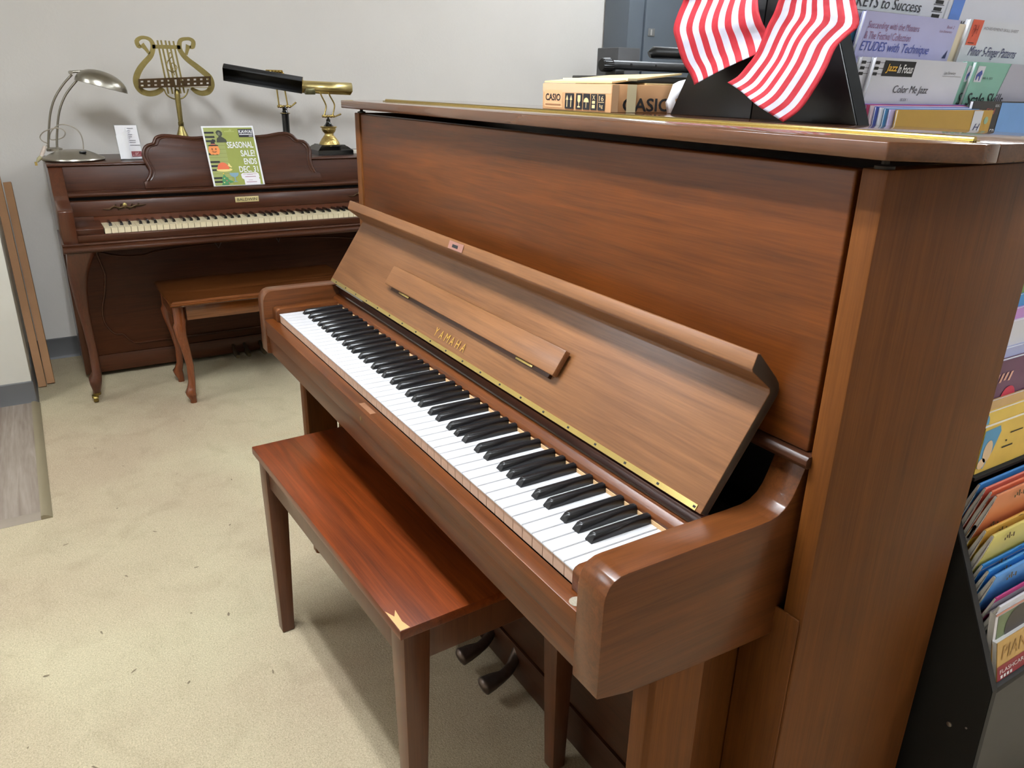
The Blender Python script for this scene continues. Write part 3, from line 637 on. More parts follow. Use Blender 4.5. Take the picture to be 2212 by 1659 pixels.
# shade: shallow asymmetric dome, tilted
bm = bmesh.new(); nu, nv = 32, 8; cen = Vector((XT + 0.005, -0.137, 1.218)); tl = R(-15.0)
grid = []
for j in range(nv + 1):
    f = j / nv; row = []
    for i in range(nu):
        a = 2 * math.pi * i / nu
        rr = math.cos(f * math.pi / 2 * 0.97); h = math.sin(f * math.pi / 2) * 0.062
        yy = 0.098 * rr * math.cos(a) - 0.010 * f; xx = 0.075 * rr * math.sin(a)
        y2 = yy * math.cos(tl) - h * math.sin(tl) * 1.0; z2 = yy * math.sin(tl) + h * math.cos(tl)
        row.append(bm.verts.new(cen + Vector((xx, y2, z2))))
    grid.append(row)
for a, b in zip(grid, grid[1:]):
    for i in range(nu): bm.faces.new((a[i], a[(i+1) % nu], b[(i+1) % nu], b[i]))
bm.faces.new(grid[-1]); bm.faces.new(grid[0][::-1])
finish('shade', bm, NICKEL, dl, smooth=60)
cord = [(-0.24, 0.975), (-0.239, 1.015), (-0.249, 1.048), (-0.276, 1.068), (-0.312, 1.071), (-0.343, 1.046), (-0.354, 1.016), (-0.336, 1.012), (-0.308, 1.022), (-0.297, 1.042), (-0.311, 1.058), (-0.341, 1.057), (-0.373, 1.043), (-0.388, 1.023), (-0.382, 1.007), (-0.366, 0.997), (-0.375, 0.988)]
tube('cord', [(XT + 0.03 * math.sin(i * 0.8) - 0.01, a, b) for i, (a, b) in enumerate(cord)], 0.0022, mat('clear_grey_cord', (176, 166, 150), 0.4), dl, 6, sub=4)
tube('cord_tag', [(XT + 0.01, -0.377, 0.990), (XT + 0.012, -0.397, 0.953)], [0.007, 0.0075], mat('cord_tag_white', (226, 210, 196), 0.6, var=0.12, vscale=150), dl, 8)
tube('plug', [(XT + 0.012, -0.398, 0.951), (XT + 0.013, -0.408, 0.940), (XT + 0.013, -0.416, 0.930)], [0.006, 0.008, 0.004], mat('clear_plug', (190, 180, 140), 0.25), dl, 8)
bm = bmesh.new()
for o in (-0.004, 0.004): bbox_into(bm, XT + 0.0125 + o, XT + 0.0135 + o, -0.425, -0.416, 0.916, 0.930)
finish('plug_blades', bm, BRASS, dl)
# price card in an acrylic holder
cd = thing('card_holder', 'clear acrylic holder with a curled white price card and maroon logo', 'sign', (-1.90, -0.07, TOP))
CL = mat('clear_acrylic', (235, 240, 242), 0.05, trans=0.95)
def cardplane(y0, y1, z0, z1, dx, sk): return [(-1.885 + dx, y0, z0), (-1.885 + dx, y1, z0), (-1.915 + dx, y1 + sk, z1), (-1.915 + dx, y0 + sk, z1)]
def slab(name, q, th, m, par):
    bm = bmesh.new(); A = [bm.verts.new(v) for v in q]; B = [bm.verts.new((v[0] - th, v[1], v[2])) for v in q]
    bm.faces.new(A); bm.faces.new(B[::-1])
    for i in range(4): bm.faces.new((A[i], B[i], B[(i+1) % 4], A[(i+1) % 4]))
    return finish(name, bm, m, par, 0, smooth=0)
slab('acrylic_sheet', cardplane(-0.114, -0.024, TOP + 0.004, 1.072, 0.0, -0.005), 0.002, CL, cd)
box('foot', (-1.925, -1.875), (-0.112, -0.026), (TOP, TOP + 0.004), CL, cd, bev=0.0006)
cp_ = slab('paper', cardplane(-0.111, -0.027, TOP + 0.006, 1.070, 0.0012, -0.005), 0.0006, mat('card_paper', (232, 230, 232), 0.6), cd)
cs = Sheet((-1.8828, -0.0695, TOP + 0.010), (0, 1, 0), (-0.03, -0.005, 0.136), cp_, 0.0004)
cs.rect('logo_patch', 0.002, 0.041, 0.004, 0.026, mat('maroon_print', (140, 62, 66), 0.6))
[cs.rect('script_stroke', a_, a_ + 0.0015, b_, b_ + l_, mat('cream_print', (236, 214, 208), 0.6), 2, 0.4 * l_) for a_, b_, l_ in ((0.016, 0.013, 0.009), (0.020, 0.012, 0.005), (0.024, 0.014, 0.009), (0.006, 0.007, 0.005), (0.012, 0.007, 0.004), (0.018, 0.007, 0.006), (0.024, 0.007, 0.004), (0.030, 0.007, 0.005))]
GREYI = mat('grey_print', (128, 124, 130), 0.7)
L_ = []
for b_, n_ in ((0.118, 24), (0.108, 12), (0.100, 8), (0.092, 16), (0.084, 14), (0.076, 5), (0.069, 25), (0.061, 24), (0.050, 38)): L_.append((0.003, 0.003 + n_ * 0.001, b_, b_ + 0.0022))
cs.rects('printed_lines', L_, GREYI)
bm = bmesh.new()
pts = [(-0.112, 0.0), (-0.098, 0.0), (-0.078, 0.006), (-0.074, 0.012)]
lo = [bm.verts.new((-1.881 + dx, a, TOP + 0.006)) for a, dx in pts]; hi = [bm.verts.new((-1.904 + dx * 1.6, a - 0.004, z)) for (a, dx), z in zip(pts, (1.030, 1.036, 1.048, 1.066))]
for i in range(3): bm.faces.new((lo[i], lo[i+1], hi[i+1], hi[i]))
finish('curled_flap', bm, WHITE, cd, smooth=60)
# brass lyre music stand
ly = thing('lyre_music_stand', 'brass lyre-shaped music stand with pierced ledge standing on the console piano', 'music stand', (XT, 0.155, TOP))
lL = [(0.035, 1.3785), (0.026, 1.379), (0.021, 1.397), (0.036, 1.41), (0.055, 1.412), (0.073, 1.405), (0.081, 1.387), (0.077, 1.364), (0.065, 1.341), (0.042, 1.318), (0.019, 1.292), (0.003, 1.265), (-0.003, 1.242), (0.001, 1.22), (0.016, 1.202), (0.041, 1.195), (0.068, 1.199), (0.09, 1.211), (0.097, 1.219)]
lR = [(0.226, 1.383), (0.238, 1.385), (0.243, 1.404), (0.232, 1.414), (0.216, 1.415), (0.195, 1.41), (0.186, 1.395), (0.185, 1.372), (0.197, 1.349), (0.215, 1.33), (0.243, 1.308), (0.271, 1.285), (0.292, 1.265), (0.299, 1.242), (0.295, 1.223), (0.28, 1.205), (0.254, 1.199), (0.231, 1.206), (0.212, 1.22)]
hw = [0.006, 0.009, 0.0085, 0.007, 0.0065, 0.0075, 0.009, 0.0095, 0.010, 0.0105, 0.0115, 0.012, 0.012, 0.012, 0.012, 0.0115, 0.011, 0.010, 0.006]
for q in (lL, lR): ribbon('lyre_arm', q, hw, XT - 0.002, XT + 0.003, BRASSD, ly)
for q in ([(0.038, 1.386), (0.051, 1.370), (0.063, 1.351)], [(0.222, 1.390), (0.215, 1.373), (0.208, 1.352)]):
    ribbon('scroll_leaf', q, [0.011, 0.007, 0.005], XT - 0.002, XT + 0.003, BRASSD, ly)
ribbon('cross_bar', [(0.078, 1.379), (0.188, 1.381)], 0.0075, XT - 0.002, XT + 0.003, BRASSD, ly, sub=0)
for a, b in (((0.101, 1.404), (0.117, 1.195)), ((0.115, 1.405), (0.134, 1.195)), ((0.132, 1.405), (0.149, 1.195)), ((0.146, 1.404), (0.167, 1.197)), ((0.163, 1.404), (0.182, 1.199))):
    ribbon('string_bar', [a, b], 0.0034, XT - 0.002, XT + 0.002, BRASSD, ly, sub=0)
tube('treble_clef', [(XT + 0.004, a, b) for a, b in ((0.149, 1.295), (0.139, 1.308), (0.150, 1.318), (0.164, 1.300), (0.145, 1.282), (0.124, 1.298), (0.130, 1.324), (0.150, 1.345), (0.146, 1.358), (0.138, 1.345), (0.150, 1.27))], 0.0022, BRASSD, ly, 6, sub=3)
# pierced ledge: a strip with two rows of openings
bm = bmesh.new(); T0, T1, T2, T3 = Vector((0, 0.0, 1.2155)), Vector((0, 0.289, 1.2305)), Vector((0, 0.292, 1.2695)), Vector((0, 0.003, 1.2515))
nc, us = 11, []
for c in range(nc):
    u0 = (c + 0.5) / nc; us += [u0 - 0.018, u0 + 0.018]
us = [0.0] + us + [1.0]; vsn = [0.0, 0.2, 0.38, 0.62, 0.80, 1.0]
def tp(u, v, x): p = (T0 * (1-u) + T1 * u) * (1-v) + (T3 * (1-u) + T2 * u) * v; return (x, p.y, p.z)
for i in range(len(us) - 1):
    for j in range(5):
        hole = (i % 2 == 1 and j in (1, 3))
        if i == 11 and j in (1, 2, 3): hole = True
        if hole: continue
        q = [(us[i], vsn[j]), (us[i+1], vsn[j]), (us[i+1], vsn[j+1]), (us[i], vsn[j+1])]
        bm.faces.new([bm.verts.new(tp(a, b, XT + 0.034)) for a, b in q]); bm.faces.new([bm.verts.new(tp(a, b, XT + 0.030)) for a, b in q][::-1])
bmesh.ops.remove_doubles(bm, verts=bm.verts, dist=1e-6)
me_ = bpy.data.meshes.new('pierced_ledge'); bm.to_mesh(me_); bm.free(); me_.materials.append(BRONZE); link(bpy.data.objects.new('pierced_ledge', me_), ly)
box('ledge_floor', (XT + 0.002, XT + 0.032), (0.002, 0.287), (1.222, 1.2245), BRASSD, ly, bev=0.0005)
tube('yoke', [(XT, a, b) for a, b in ((0.102, 1.213), (0.11, 1.191), (0.129, 1.178), (0.15, 1.174), (0.173, 1.179), (0.19, 1.194), (0.2, 1.216))], 0.0028, BRASSD, ly, 8, sub=3)
lathe('post', [(0.006, 0.242), (0.010, 0.238), (0.0115, 0.22), (0.0105, 0.15), (0.0095, 0.11), (0.0115, 0.108), (0.0115, 0.095), (0.009, 0.090)][::-1], (XT, 0.152, TOP + 0.04), BRASSD, ly, 18)
lathe('base', [(0.060, 0.0), (0.060, 0.006), (0.054, 0.012), (0.044, 0.030), (0.032, 0.070), (0.022, 0.098), (0.014, 0.118), (0.011, 0.131)], (XT, 0.152, TOP), BRASSD, ly, 28)

# two piano lamps
def half_shade(name, A, B, rad, flat, m, mi, parent, tilt=0.0):
    """half-round metal shade between the end points A and B, closed ends, open underneath"""
    A = Vector(A); B = Vector(B); ax = (B - A).normalized(); up_ = Vector((0, 0, 1)); side = ax.cross(up_).normalized(); up2 = side.cross(ax)
    prof = []
    for i in range(13):
        a = math.pi * i / 12; prof.append((math.cos(a) * rad, math.sin(a) * rad * flat))
    prof = [(rad, -rad * 0.55)] + prof + [(-rad, -rad * 0.55)]
    bm = bmesh.new(); c_, s_ = math.cos(tilt), math.sin(tilt)
    rows = [[bm.verts.new(P + side * (a * c_ - b * s_) + up2 * (a * s_ + b * c_)) for a, b in prof] for P in (A, B)]
    for i in range(len(prof) - 1): bm.faces.new((rows[0][i], rows[0][i+1], rows[1][i+1], rows[1][i]))
    o = finish(name, bm, m, parent, 0, smooth=40)
    sm = o.modifiers.new('thickness', 'SOLIDIFY'); sm.thickness = 0.0015; sm.offset = -1
    for P, nm in ((A, 'end_cap'), (B, 'end_cap')):
        bm = bmesh.new(); F_, G_ = [], []
        for a, b in prof:
            v = P + side * (a * c_ - b * s_) * 0.985 + up2 * (a * s_ + b * c_) * 0.985
            F_.append(bm.verts.new(v + ax * 0.0008)); G_.append(bm.verts.new(v - ax * 0.0008))
        bm.faces.new(F_); bm.faces.new(G_[::-1])
        for i in range(len(prof)): bm.faces.new((F_[i], G_[i], G_[(i+1) % len(prof)], F_[(i+1) % len(prof)]))
        finish(nm, bm, mi, parent, 0)
    return o
pa = thing('piano_lamp', 'piano lamp with a long matt black shade and black column behind the music desk', 'lamp', (XT, 0.611, TOP), group='piano lamps')
half_shade('shade', (XT - 0.03, 0.362, 1.290), (XT + 0.09, 0.674, 1.242), 0.034, 1.0, BLACKM, BRASS, pa, tilt=0.9)
for q in (((0.582, 1.222), (0.586, 1.152)), ((0.618, 1.222), (0.626, 1.152))): tube('arm_rod', [(XT, a, b) for a, b in q], 0.0036, BRASS, pa, 8)
def knuckle(y0, y1, z, lev, parent):
    lathe('knuckle', [(0.004, 0), (0.0065, 0.002), (0.0065, 0.006), (0.0045, 0.009), (0.0075, 0.013), (0.0075, 0.019), (0.005, 0.023), (0.0065, 0.030), (0.005, 0.037), (0.0075, 0.041), (0.0075, 0.047), (0.0045, 0.051), (0.0065, 0.055), (0.0065, 0.060), (0.004, 0.062)], (XT, y0, z), BRASS, parent, 14, axis='y')
    tube('thumb_lever', [(XT, y0 + 0.060, z - 0.003), (XT, lev[0], lev[1])], [0.003, 0.0042], BRASS, parent, 8)
knuckle(0.578, 0.640, 1.147, (0.666, 1.165), pa)
lathe('column', [(0.006, 0.218), (0.008, 0.212), (0.012, 0.205), (0.010, 0.200), (0.0125, 0.194), (0.0145, 0.190), (0.022, 0.187), (0.0225, 0.184), (0.017, 0.181), (0.0165, 0.172), (0.0158, 0.06), (0.019, 0.05), (0.026, 0.035)][::-1], (XT, 0.611, TOP), BLACKG, pa, 24)
lathe('collar', [(0.0165, 0), (0.0235, 0.002), (0.0235, 0.004), (0.0165, 0.005)], (XT, 0.611, TOP + 0.1835), BRASS, pa, 24)
def stepped_base(parent, yc, hs):
    rg = []
    for z, h in ((0.0, hs), (0.022, hs), (0.026, hs * 0.93), (0.036, hs * 0.80), (0.042, hs * 0.68), (0.045, hs * 0.66)):
        rg.append([(XT - h, yc - h, TOP + z), (XT + h, yc - h, TOP + z), (XT + h, yc + h, TOP + z), (XT - h, yc + h, TOP + z)])
    return rg
loft('base', stepped_base(pa, 0.611, 0.060), BLACKG, pa, smooth=25)
tube('counterweight', [(XT - 0.10, 0.566, 1.297), (XT - 0.10, 0.642, 1.297)], 0.0075, BRASS, pa, 10)
for i in range(5): tube('twist_ring', [(XT - 0.1095, 0.572 + i * 0.015, 1.300), (XT - 0.0905, 0.578 + i * 0.015, 1.296)], 0.0045, BRASS, pa, 6)
tube('shade_hook', [(XT - 0.10, 0.640, 1.298), (XT - 0.10, 0.647, 1.288), (XT - 0.07, 0.645, 1.262), (XT - 0.03, 0.63, 1.245)], 0.0032, BRASS, pa, 8, sub=3)
pb = thing('piano_lamp', 'piano lamp with a polished brass shade and urn stem on a black base', 'lamp', (XT, 0.815, TOP), group='piano lamps')
half_shade('shade', (XT - 0.035, 0.700, 1.2315), (XT + 0.01, 0.934, 1.2255), 0.033, 0.9, mat('satin_brass', (212, 194, 134), 0.36, 1.0), BRASS, pb, tilt=0.25)
box('lamp_socket', (XT - 0.012, XT + 0.012), (0.712, 0.758), (1.200, 1.228), mat('brass_socket', (120, 116, 84), 0.3, 0.8), pb, bev=0.003)
for q in (((0.785, 1.212), (0.789, 1.196), (0.804, 1.166), (0.809, 1.148), (0.804, 1.128), (0.797, 1.108)), ((0.826, 1.212), (0.830, 1.196), (0.847, 1.166), (0.850, 1.148), (0.845, 1.128), (0.838, 1.107))):
    tube('arm_rod', [(XT, a, b) for a, b in q], 0.0036, BRASS, pb, 8, sub=3)
knuckle(0.786, 0.848, 1.104, (0.880, 1.114), pb)
lathe('neck', [(0.010, 0.120), (0.024, 0.121), (0.025, 0.127), (0.017, 0.135), (0.0105, 0.145), (0.0095, 0.152), (0.0115, 0.156), (0.006, 0.160), (0.005, 0.170)], (XT, 0.815, TOP), BLACKG, pb, 22)
ORN = mat('cast_brass', (200, 176, 112), 0.28, 1.0, bump=0.9, bscale=110)
lathe('urn', [(0.022, 0.084), (0.021, 0.094), (0.029, 0.102), (0.034, 0.112), (0.033, 0.118), (0.039, 0.121), (0.040, 0.124), (0.037, 0.1265)], (XT, 0.815, TOP), ORN, pb, 28)
lathe('skirt', [(0.049, 0.045), (0.046, 0.054), (0.037, 0.068), (0.029, 0.078), (0.025, 0.084)], (XT, 0.815, TOP), ORN, pb, 28)
loft('base', stepped_base(pb, 0.815, 0.086), BLACKG, pb, smooth=25)
tube('cord', [(XT, 0.90, TOP + 0.012), (XT + 0.0, 0.925, TOP + 0.018), (XT - 0.02, 0.936, TOP + 0.006), (XT - 0.06, 0.95, TOP + 0.005)], 0.003, BLACKP, pb, 6, sub=4)
tag(box('power_adapter', (XT + 0.0, XT + 0.045), (0.918, 0.965), (TOP, TOP + 0.018), mat('adapter_white', (226, 220, 206), 0.5), bev=0.003), 'small white power adapter lying beside the brass piano lamp', 'adapter')
# seasonal sale flyer on the music desk
fl = thing('sale_flyer', 'green seasonal sale flyer leaning on the scalloped music desk', 'flyer', (-1.735, 0.32, 0.829))
FO = Vector((-1.7255, 0.216, 0.8285)); FU = Vector((-0.066, -0.013, 0.2425)); FRt = Vector((0, 1, 0))
fw, fh = 0.216, FU.length
q = [FO, FO + FRt * fw, FO + FRt * fw + FU, FO + FU]
fp_ = slab('paper', [tuple(v) for v in q], 0.0008, WHITE, fl)
fs_ = Sheet(FO, FRt, FU, fp_, 0.0004)
GREEN = mat('olive_print', (150, 158, 74), 0.6, var=0.04, vscale=40); GREEN2 = mat('olive_print_pale', (158, 165, 96), 0.6); GLINE = mat('olive_line', (112, 116, 56), 0.6)
fs_.rect('print_field', 0.007, fw - 0.007, 0.002, fh - 0.007, GREEN, 1)
fs_.rect('keyboard_print', 0.007, 0.082, 0.002, fh - 0.010, GREEN2, 2)
fs_.rects('key_lines', [(0.007, 0.082, b, b + 0.0009) for b in (0.018, 0.035, 0.052, 0.069, 0.086, 0.103, 0.120, 0.137, 0.154, 0.171, 0.188, 0.205, 0.222)], GLINE, 3)
fs_.rects('black_key_print', [(0.007, 0.046, b, b + 0.008) for b in (0.220, 0.202, 0.185, 0.131, 0.098, 0.081, 0.064, 0.030, 0.014)], INK, 4)
fs_.text('SEASONAL', 0.090, 0.158, 0.110, 0.027, WHITE, bold=0.02, e=5)
fs_.text('SALE!', 0.140, 0.122, 0.060, 0.027, WHITE, bold=0.02, e=5)
fs_.text('ENDS', 0.147, 0.088, 0.054, 0.026, WHITE, bold=0.02, e=5)
fs_.text('DEC. 31', 0.120, 0.055, 0.080, 0.026, WHITE, bold=0.02, e=5)
fs_.rect('logo_block', 0.148, 0.209, 0.204, 0.238, mat('logo_black', (34, 30, 42), 0.6), 4)
fs_.text('KAWAI', 0.150, 0.220, 0.056, 0.014, WHITE, bold=0.02, e=5)
fs_.rects('small_print', [(0.151 + i * 0.0056, 0.1555 + i * 0.0056, 0.2135, 0.2175) for i in range(10)] + [(0.190, 0.205, 0.207, 0.2095)], WHITE, 5)
[fs_.rect('script_stroke', a_, a_ + 0.0016, 0.226, 0.226 + l_, mat('pale_green_ink', (206, 210, 150), 0.6), 5, 0.5 * l_) for a_, l_ in ((0.090, 0.004), (0.096, 0.005), (0.102, 0.005), (0.108, 0.013), (0.114, 0.011), (0.121, 0.004), (0.127, 0.003))]
# white price panel
fs_.poly('price_panel', [(0.132, 0.002), (0.198, 0.002), (0.200, 0.022), (0.196, 0.028), (0.200, 0.034), (0.198, 0.048), (0.190, 0.054), (0.130, 0.052), (0.122, 0.046), (0.124, 0.030), (0.132, 0.024)], mat('panel_white', (236, 232, 236), 0.6), 4)
fs_.rects('price_lines', [(0.132, 0.190, 0.0465, 0.0478), (0.148, 0.172, 0.043, 0.0440), (0.138, 0.184, 0.0345, 0.0368), (0.150, 0.168, 0.0205, 0.0218), (0.140, 0.184, 0.0120, 0.0143)], mat('price_ink', (150, 96, 110), 0.6), 5)
# dark bust of a composer (plain silhouette), pumpkin with hat, roast on a plate, candelabrum, tree
DKG = mat('bust_ink', (62, 66, 52), 0.7); DKL = mat('bust_light', (112, 116, 96), 0.7)
fs_.poly('bust_print', [(0.050, 0.183), (0.093, 0.183), (0.091, 0.194), (0.082, 0.202), (0.075, 0.205), (0.074, 0.209), (0.079, 0.214), (0.080, 0.224), (0.075, 0.231), (0.066, 0.234), (0.058, 0.231), (0.054, 0.225), (0.057, 0.216), (0.063, 0.209), (0.062, 0.205), (0.054, 0.200)], DKG, 6)
fs_.disc('bust_face', 0.066, 0.219, 0.0055, 0.0075, DKL, 7)
ORG = mat('pumpkin_print', (226, 128, 66), 0.6); 
fs_.disc('pumpkin_print', 0.033, 0.151, 0.023, 0.0195, ORG, 6)
for da in (-0.013, 0.0, 0.013): fs_.disc('pumpkin_lobe', 0.033 + da, 0.151, 0.009, 0.019, mat('pumpkin_lobe', (236, 146, 80), 0.6), 7)
fs_.poly('pumpkin_eye', [(0.022, 0.154), (0.028, 0.153), (0.025, 0.160)], INK, 8); fs_.poly('pumpkin_eye', [(0.038, 0.153), (0.044, 0.154), (0.041, 0.160)], INK, 8)
fs_.poly('pumpkin_mouth', [(0.022, 0.146), (0.028, 0.142), (0.033, 0.141), (0.038, 0.142), (0.044, 0.146), (0.038, 0.1445), (0.033, 0.1435), (0.028, 0.1445)], INK, 8)
fs_.poly('hat_print', [(0.012, 0.168), (0.052, 0.168), (0.053, 0.1715), (0.043, 0.174), (0.039, 0.190), (0.046, 0.194), (0.034, 0.197), (0.027, 0.188), (0.023, 0.174), (0.011, 0.1715)], INK, 8)
fs_.rect('hat_band', 0.0235, 0.0425, 0.1735, 0.177, mat('hat_band_print', (216, 120, 90), 0.6), 9)
fs_.disc('plate_print', 0.058, 0.068, 0.033, 0.008, mat('plate_print', (236, 218, 140), 0.6), 6)
fs_.disc('roast_print', 0.055, 0.070, 0.025, 0.029, mat('roast_print', (226, 110, 72), 0.6), 7, a0=0, a1=180)
fs_.poly('bone_print', [(0.074, 0.084), (0.088, 0.076), (0.092, 0.080), (0.087, 0.083), (0.083, 0.093), (0.078, 0.095), (0.078, 0.088)], mat('plate_print', (236, 218, 140), 0.6), 8)
BLU = mat('candelabrum_print', (132, 166, 184), 0.6)
fs_.disc('candelabrum_print', 0.094, 0.052, 0.019, 0.016, BLU, 6, a0=180, a1=360)
fs_.rects('candelabrum_stem', [(0.0925, 0.0965, 0.018, 0.038), (0.086, 0.103, 0.015, 0.018), (0.075, 0.113, 0.051, 0.054)], BLU, 6)
TRE = mat('tree_print', (66, 134, 84), 0.6)
fs_.poly('tree_print', [(0.050, 0.050), (0.060, 0.036), (0.064, 0.036), (0.068, 0.026), (0.080, 0.020), (0.086, 0.014), (0.072, 0.012), (0.062, 0.004), (0.048, 0.004), (0.034, 0.004), (0.040, 0.014), (0.038, 0.024), (0.042, 0.026), (0.040, 0.036), (0.045, 0.038)], TRE, 8)
for (a_, b_), c_ in (((0.050, 0.032), (236, 226, 130)), ((0.058, 0.022), (220, 120, 110)), ((0.046, 0.014), (236, 226, 130)), ((0.066, 0.012), (220, 120, 110)), ((0.050, 0.0525), (240, 214, 80))):
    fs_.disc('bauble_print', a_, b_, 0.0028, 0.0028, mat('bauble_%d' % c_[1], c_, 0.6), 9, n=8)

# ================================================================== LEANING STRIPS IN THE CORNER
MDF = mat('tan_fibreboard', (172, 128, 88), 0.7, var=0.07, vscale=14)
def strip(label, P0, P1, wd, th, wdir):
    P0 = Vector(P0); P1 = Vector(P1); ax = (P1 - P0).normalized(); wv = Vector(wdir); wv = (wv - ax * wv.dot(ax)).normalized(); tv = ax.cross(wv)
    bm = bmesh.new(); vs = []
    for P in (P0, P1):
        for a, b in ((-1, -1), (1, -1), (1, 1), (-1, 1)): vs.append(bm.verts.new(P + wv * a * wd / 2 + tv * b * th / 2))
    for f in ((0,3,2,1),(4,5,6,7),(0,1,5,4),(1,2,6,5),(2,3,7,6),(3,0,4,7)): bm.faces.new([vs[i] for i in f])
    return tag(finish('trim_strip', bm, MDF, None, 0.0005, 1), label, 'board', 'loose trim strips')
strip('tan fibreboard strip leaning in the corner, the one nearer the console piano', (-1.895, -0.525, 0.003), (-2.235, -0.538, 0.822), 0.030, 0.012, (0.2, 1, 0))
strip('tan fibreboard strip leaning in the corner, the one nearer the stub wall', (-1.866, -0.558, 0.003), (-2.19, -0.5735, 0.86), 0.030, 0.010, (0.2, 1, 0))

# ================================================================== THINGS ON THE TALL PIANO
LZ = zl1
CARD = mat('cardboard', (196, 150, 104), 0.75, var=0.06, vscale=12); CARDT = mat('cardboard_top', (222, 192, 138), 0.75, var=0.05, vscale=12)
TAPE = mat('masking_tape', (222, 212, 172), 0.6); CTAPE = mat('clear_tape', (206, 172, 134), 0.25, coat=0.3)
bxx = thing('cardboard_box', 'flat taped brown cardboard box with black lettering on the piano lid', 'box', (0.55, 0.54, LZ))
cx0, cx1, cy0, cy1, ch = 0.436, 0.659, 0.455, 0.635, 0.0485
cb_ = box('body', (cx0, cx1), (cy0, cy1), (LZ, LZ + ch), CARD, bxx, bev=0.0012)
bm = bmesh.new(); f1 = [(cx0 + 0.002, cy0 + 0.002, LZ + ch + 0.001), (cx1 - 0.004, cy0 + 0.002, LZ + ch + 0.001), (cx1 - 0.004, cy1 - 0.012, LZ + ch + 0.019), (cx0 + 0.002, cy1 - 0.012, LZ + ch + 0.016)]
A_ = [bm.verts.new(v) for v in f1]; B_ = [bm.verts.new((v[0], v[1], v[2] + 0.003)) for v in f1]
bm.faces.new(A_[::-1]); bm.faces.new(B_)
for i in range(4): bm.faces.new((A_[i], A_[(i+1) % 4], B_[(i+1) % 4], B_[i]))
finish('top_flap', bm, CARDT, bxx, 0)
box('inner_flap', (cx0 + 0.04, cx1 - 0.001), (cy0 + 0.08, cy1), (LZ + ch, LZ + ch + 0.003), CARDT, bxx, bev=0.0005)
s1 = Sheet((cx0, cy0, LZ), (1, 0, 0), (0, 0, 1), cb_, 0.0004)
s1.rect('clear_tape', 0.0, cx1 - cx0 - 0.001, 0.032, ch - 0.001, CTAPE, 1)
s1.rect('pale_label', 0.008, 0.070, 0.004, 0.036, mat('pale_label', (208, 160, 116), 0.7), 1.5)
s1.text('CASIO', 0.012, 0.0165, 0.052, 0.013, INK, bold=0.02, e=3)
s1.rects('small_print', [(0.012, 0.066, 0.008, 0.0105)], mat('brown_ink', (140, 100, 66), 0.7), 3)
PIC = [(0.080, 0.109), (0.116, 0.136), (0.139, 0.160), (0.163, 0.182), (0.185, 0.206)]
s1.rects('handling_symbols', [(a, b, 0.003, 0.031) for a, b in PIC], INK, 3)
for a in (0.0875, 0.1005):
    s1.poly('arrow_symbol', [(a - 0.0012, 0.006), (a + 0.0012, 0.006), (a + 0.0012, 0.019), (a + 0.004, 0.019), (a, 0.028), (a - 0.004, 0.019), (a - 0.0012, 0.019)], CARDT, 4)
s1.poly('glass_symbol', [(0.122, 0.006), (0.131, 0.006), (0.131, 0.008), (0.1272, 0.009), (0.1272, 0.014), (0.131, 0.018), (0.131, 0.028), (0.122, 0.028), (0.122, 0.018), (0.1258, 0.014), (0.1258, 0.009), (0.122, 0.008)], CARDT, 4)
s1.disc('umbrella_symbol', 0.1495, 0.016, 0.008, 0.008, CARDT, 4, a0=0, a1=180); s1.rects('umbrella_stem', [(0.1488, 0.1502, 0.006, 0.016)], CARDT, 4)
s1.rects('stack_symbol', [(0.168, 0.177, 0.006, 0.012), (0.168, 0.177, 0.014, 0.019)], CARDT, 4); s1.text('X', 0.168, 0.021, 0.009, 0.008, CARDT, e=4)
s1.text('16', 0.189, 0.019, 0.013, 0.009, CARDT, e=4); s1.rects('rule', [(0.187, 0.204, 0.0165, 0.0175)], CARDT, 4); s1.text('kg', 0.191, 0.006, 0.010, 0.008, CARDT, e=4)
s2 = Sheet((cx1, cy0, LZ), (0, 1, 0), (0, 0, 1), cb_, 0.0004)
s2.rect('clear_tape', 0.001, 0.016, 0.001, ch - 0.001, CTAPE, 1)
s2.text('CASIO', 0.026, -0.001 + 0.003, 0.118, 0.0235, INK, bold=0.02, e=2)
s2.rect('masking_tape', 0.034, 0.056, 0.0005, ch, TAPE, 4)
box('masking_tape', (cx0 + 0.02, cx1 + 0.0012), (cy0 + 0.034, cy0 + 0.056), (LZ + ch + 0.006, LZ + ch + 0.0105), TAPE, bxx, bev=0.0003)
# black tapered display stand
st = thing('display_stand', 'black tapered easel-shaped display stand with a centre seam on the piano lid', 'stand', (0.9, 0.57, LZ))
SB = mat('stand_black', (10, 9, 10), 0.35, coat=0.0); SB2 = mat('stand_edge', (15, 16, 16), 0.6, var=0.5, vscale=50, spec=0.15)
H_ = 0.40
def hx(s, z): return 0.9035 + s * (0.1930 - 0.49 * z)
for a, b in ((-1, -0.0012), (0.0012, 1)):
    def xs_(v, z): return hx(v, z) if abs(v) == 1 else 0.9005 + v - 0.012 * z
    bm = bmesh.new(); vs = []
    for y_ in (0.552, 0.582):
        for v, z in ((a, 0.0), (b, 0.0), (b, H_ * 0.9), (a, H_ * 0.9)): vs.append(bm.verts.new((xs_(v, z), y_ + 0.04 * z, LZ + z)))
    for f in ((0,1,2,3),(7,6,5,4),(0,4,5,1),(1,5,6,2),(2,6,7,3),(3,7,4,0)): bm.faces.new([vs[i] for i in f])
    finish('leaf', bm, SB, st, 0.0008)
bm = bmesh.new(); vs = []
for y_, o in ((0.555, 0.001), (0.574, 0.006)):
    for z in (0.0, H_ * 0.9): vs.append((hx(1, z) + o, y_ + 0.04 * z, LZ + z)); 
vv = [bm.verts.new(v) for v in vs] + [bm.verts.new((v[0] - 0.004, v[1] + 0.004, v[2])) for v in vs]
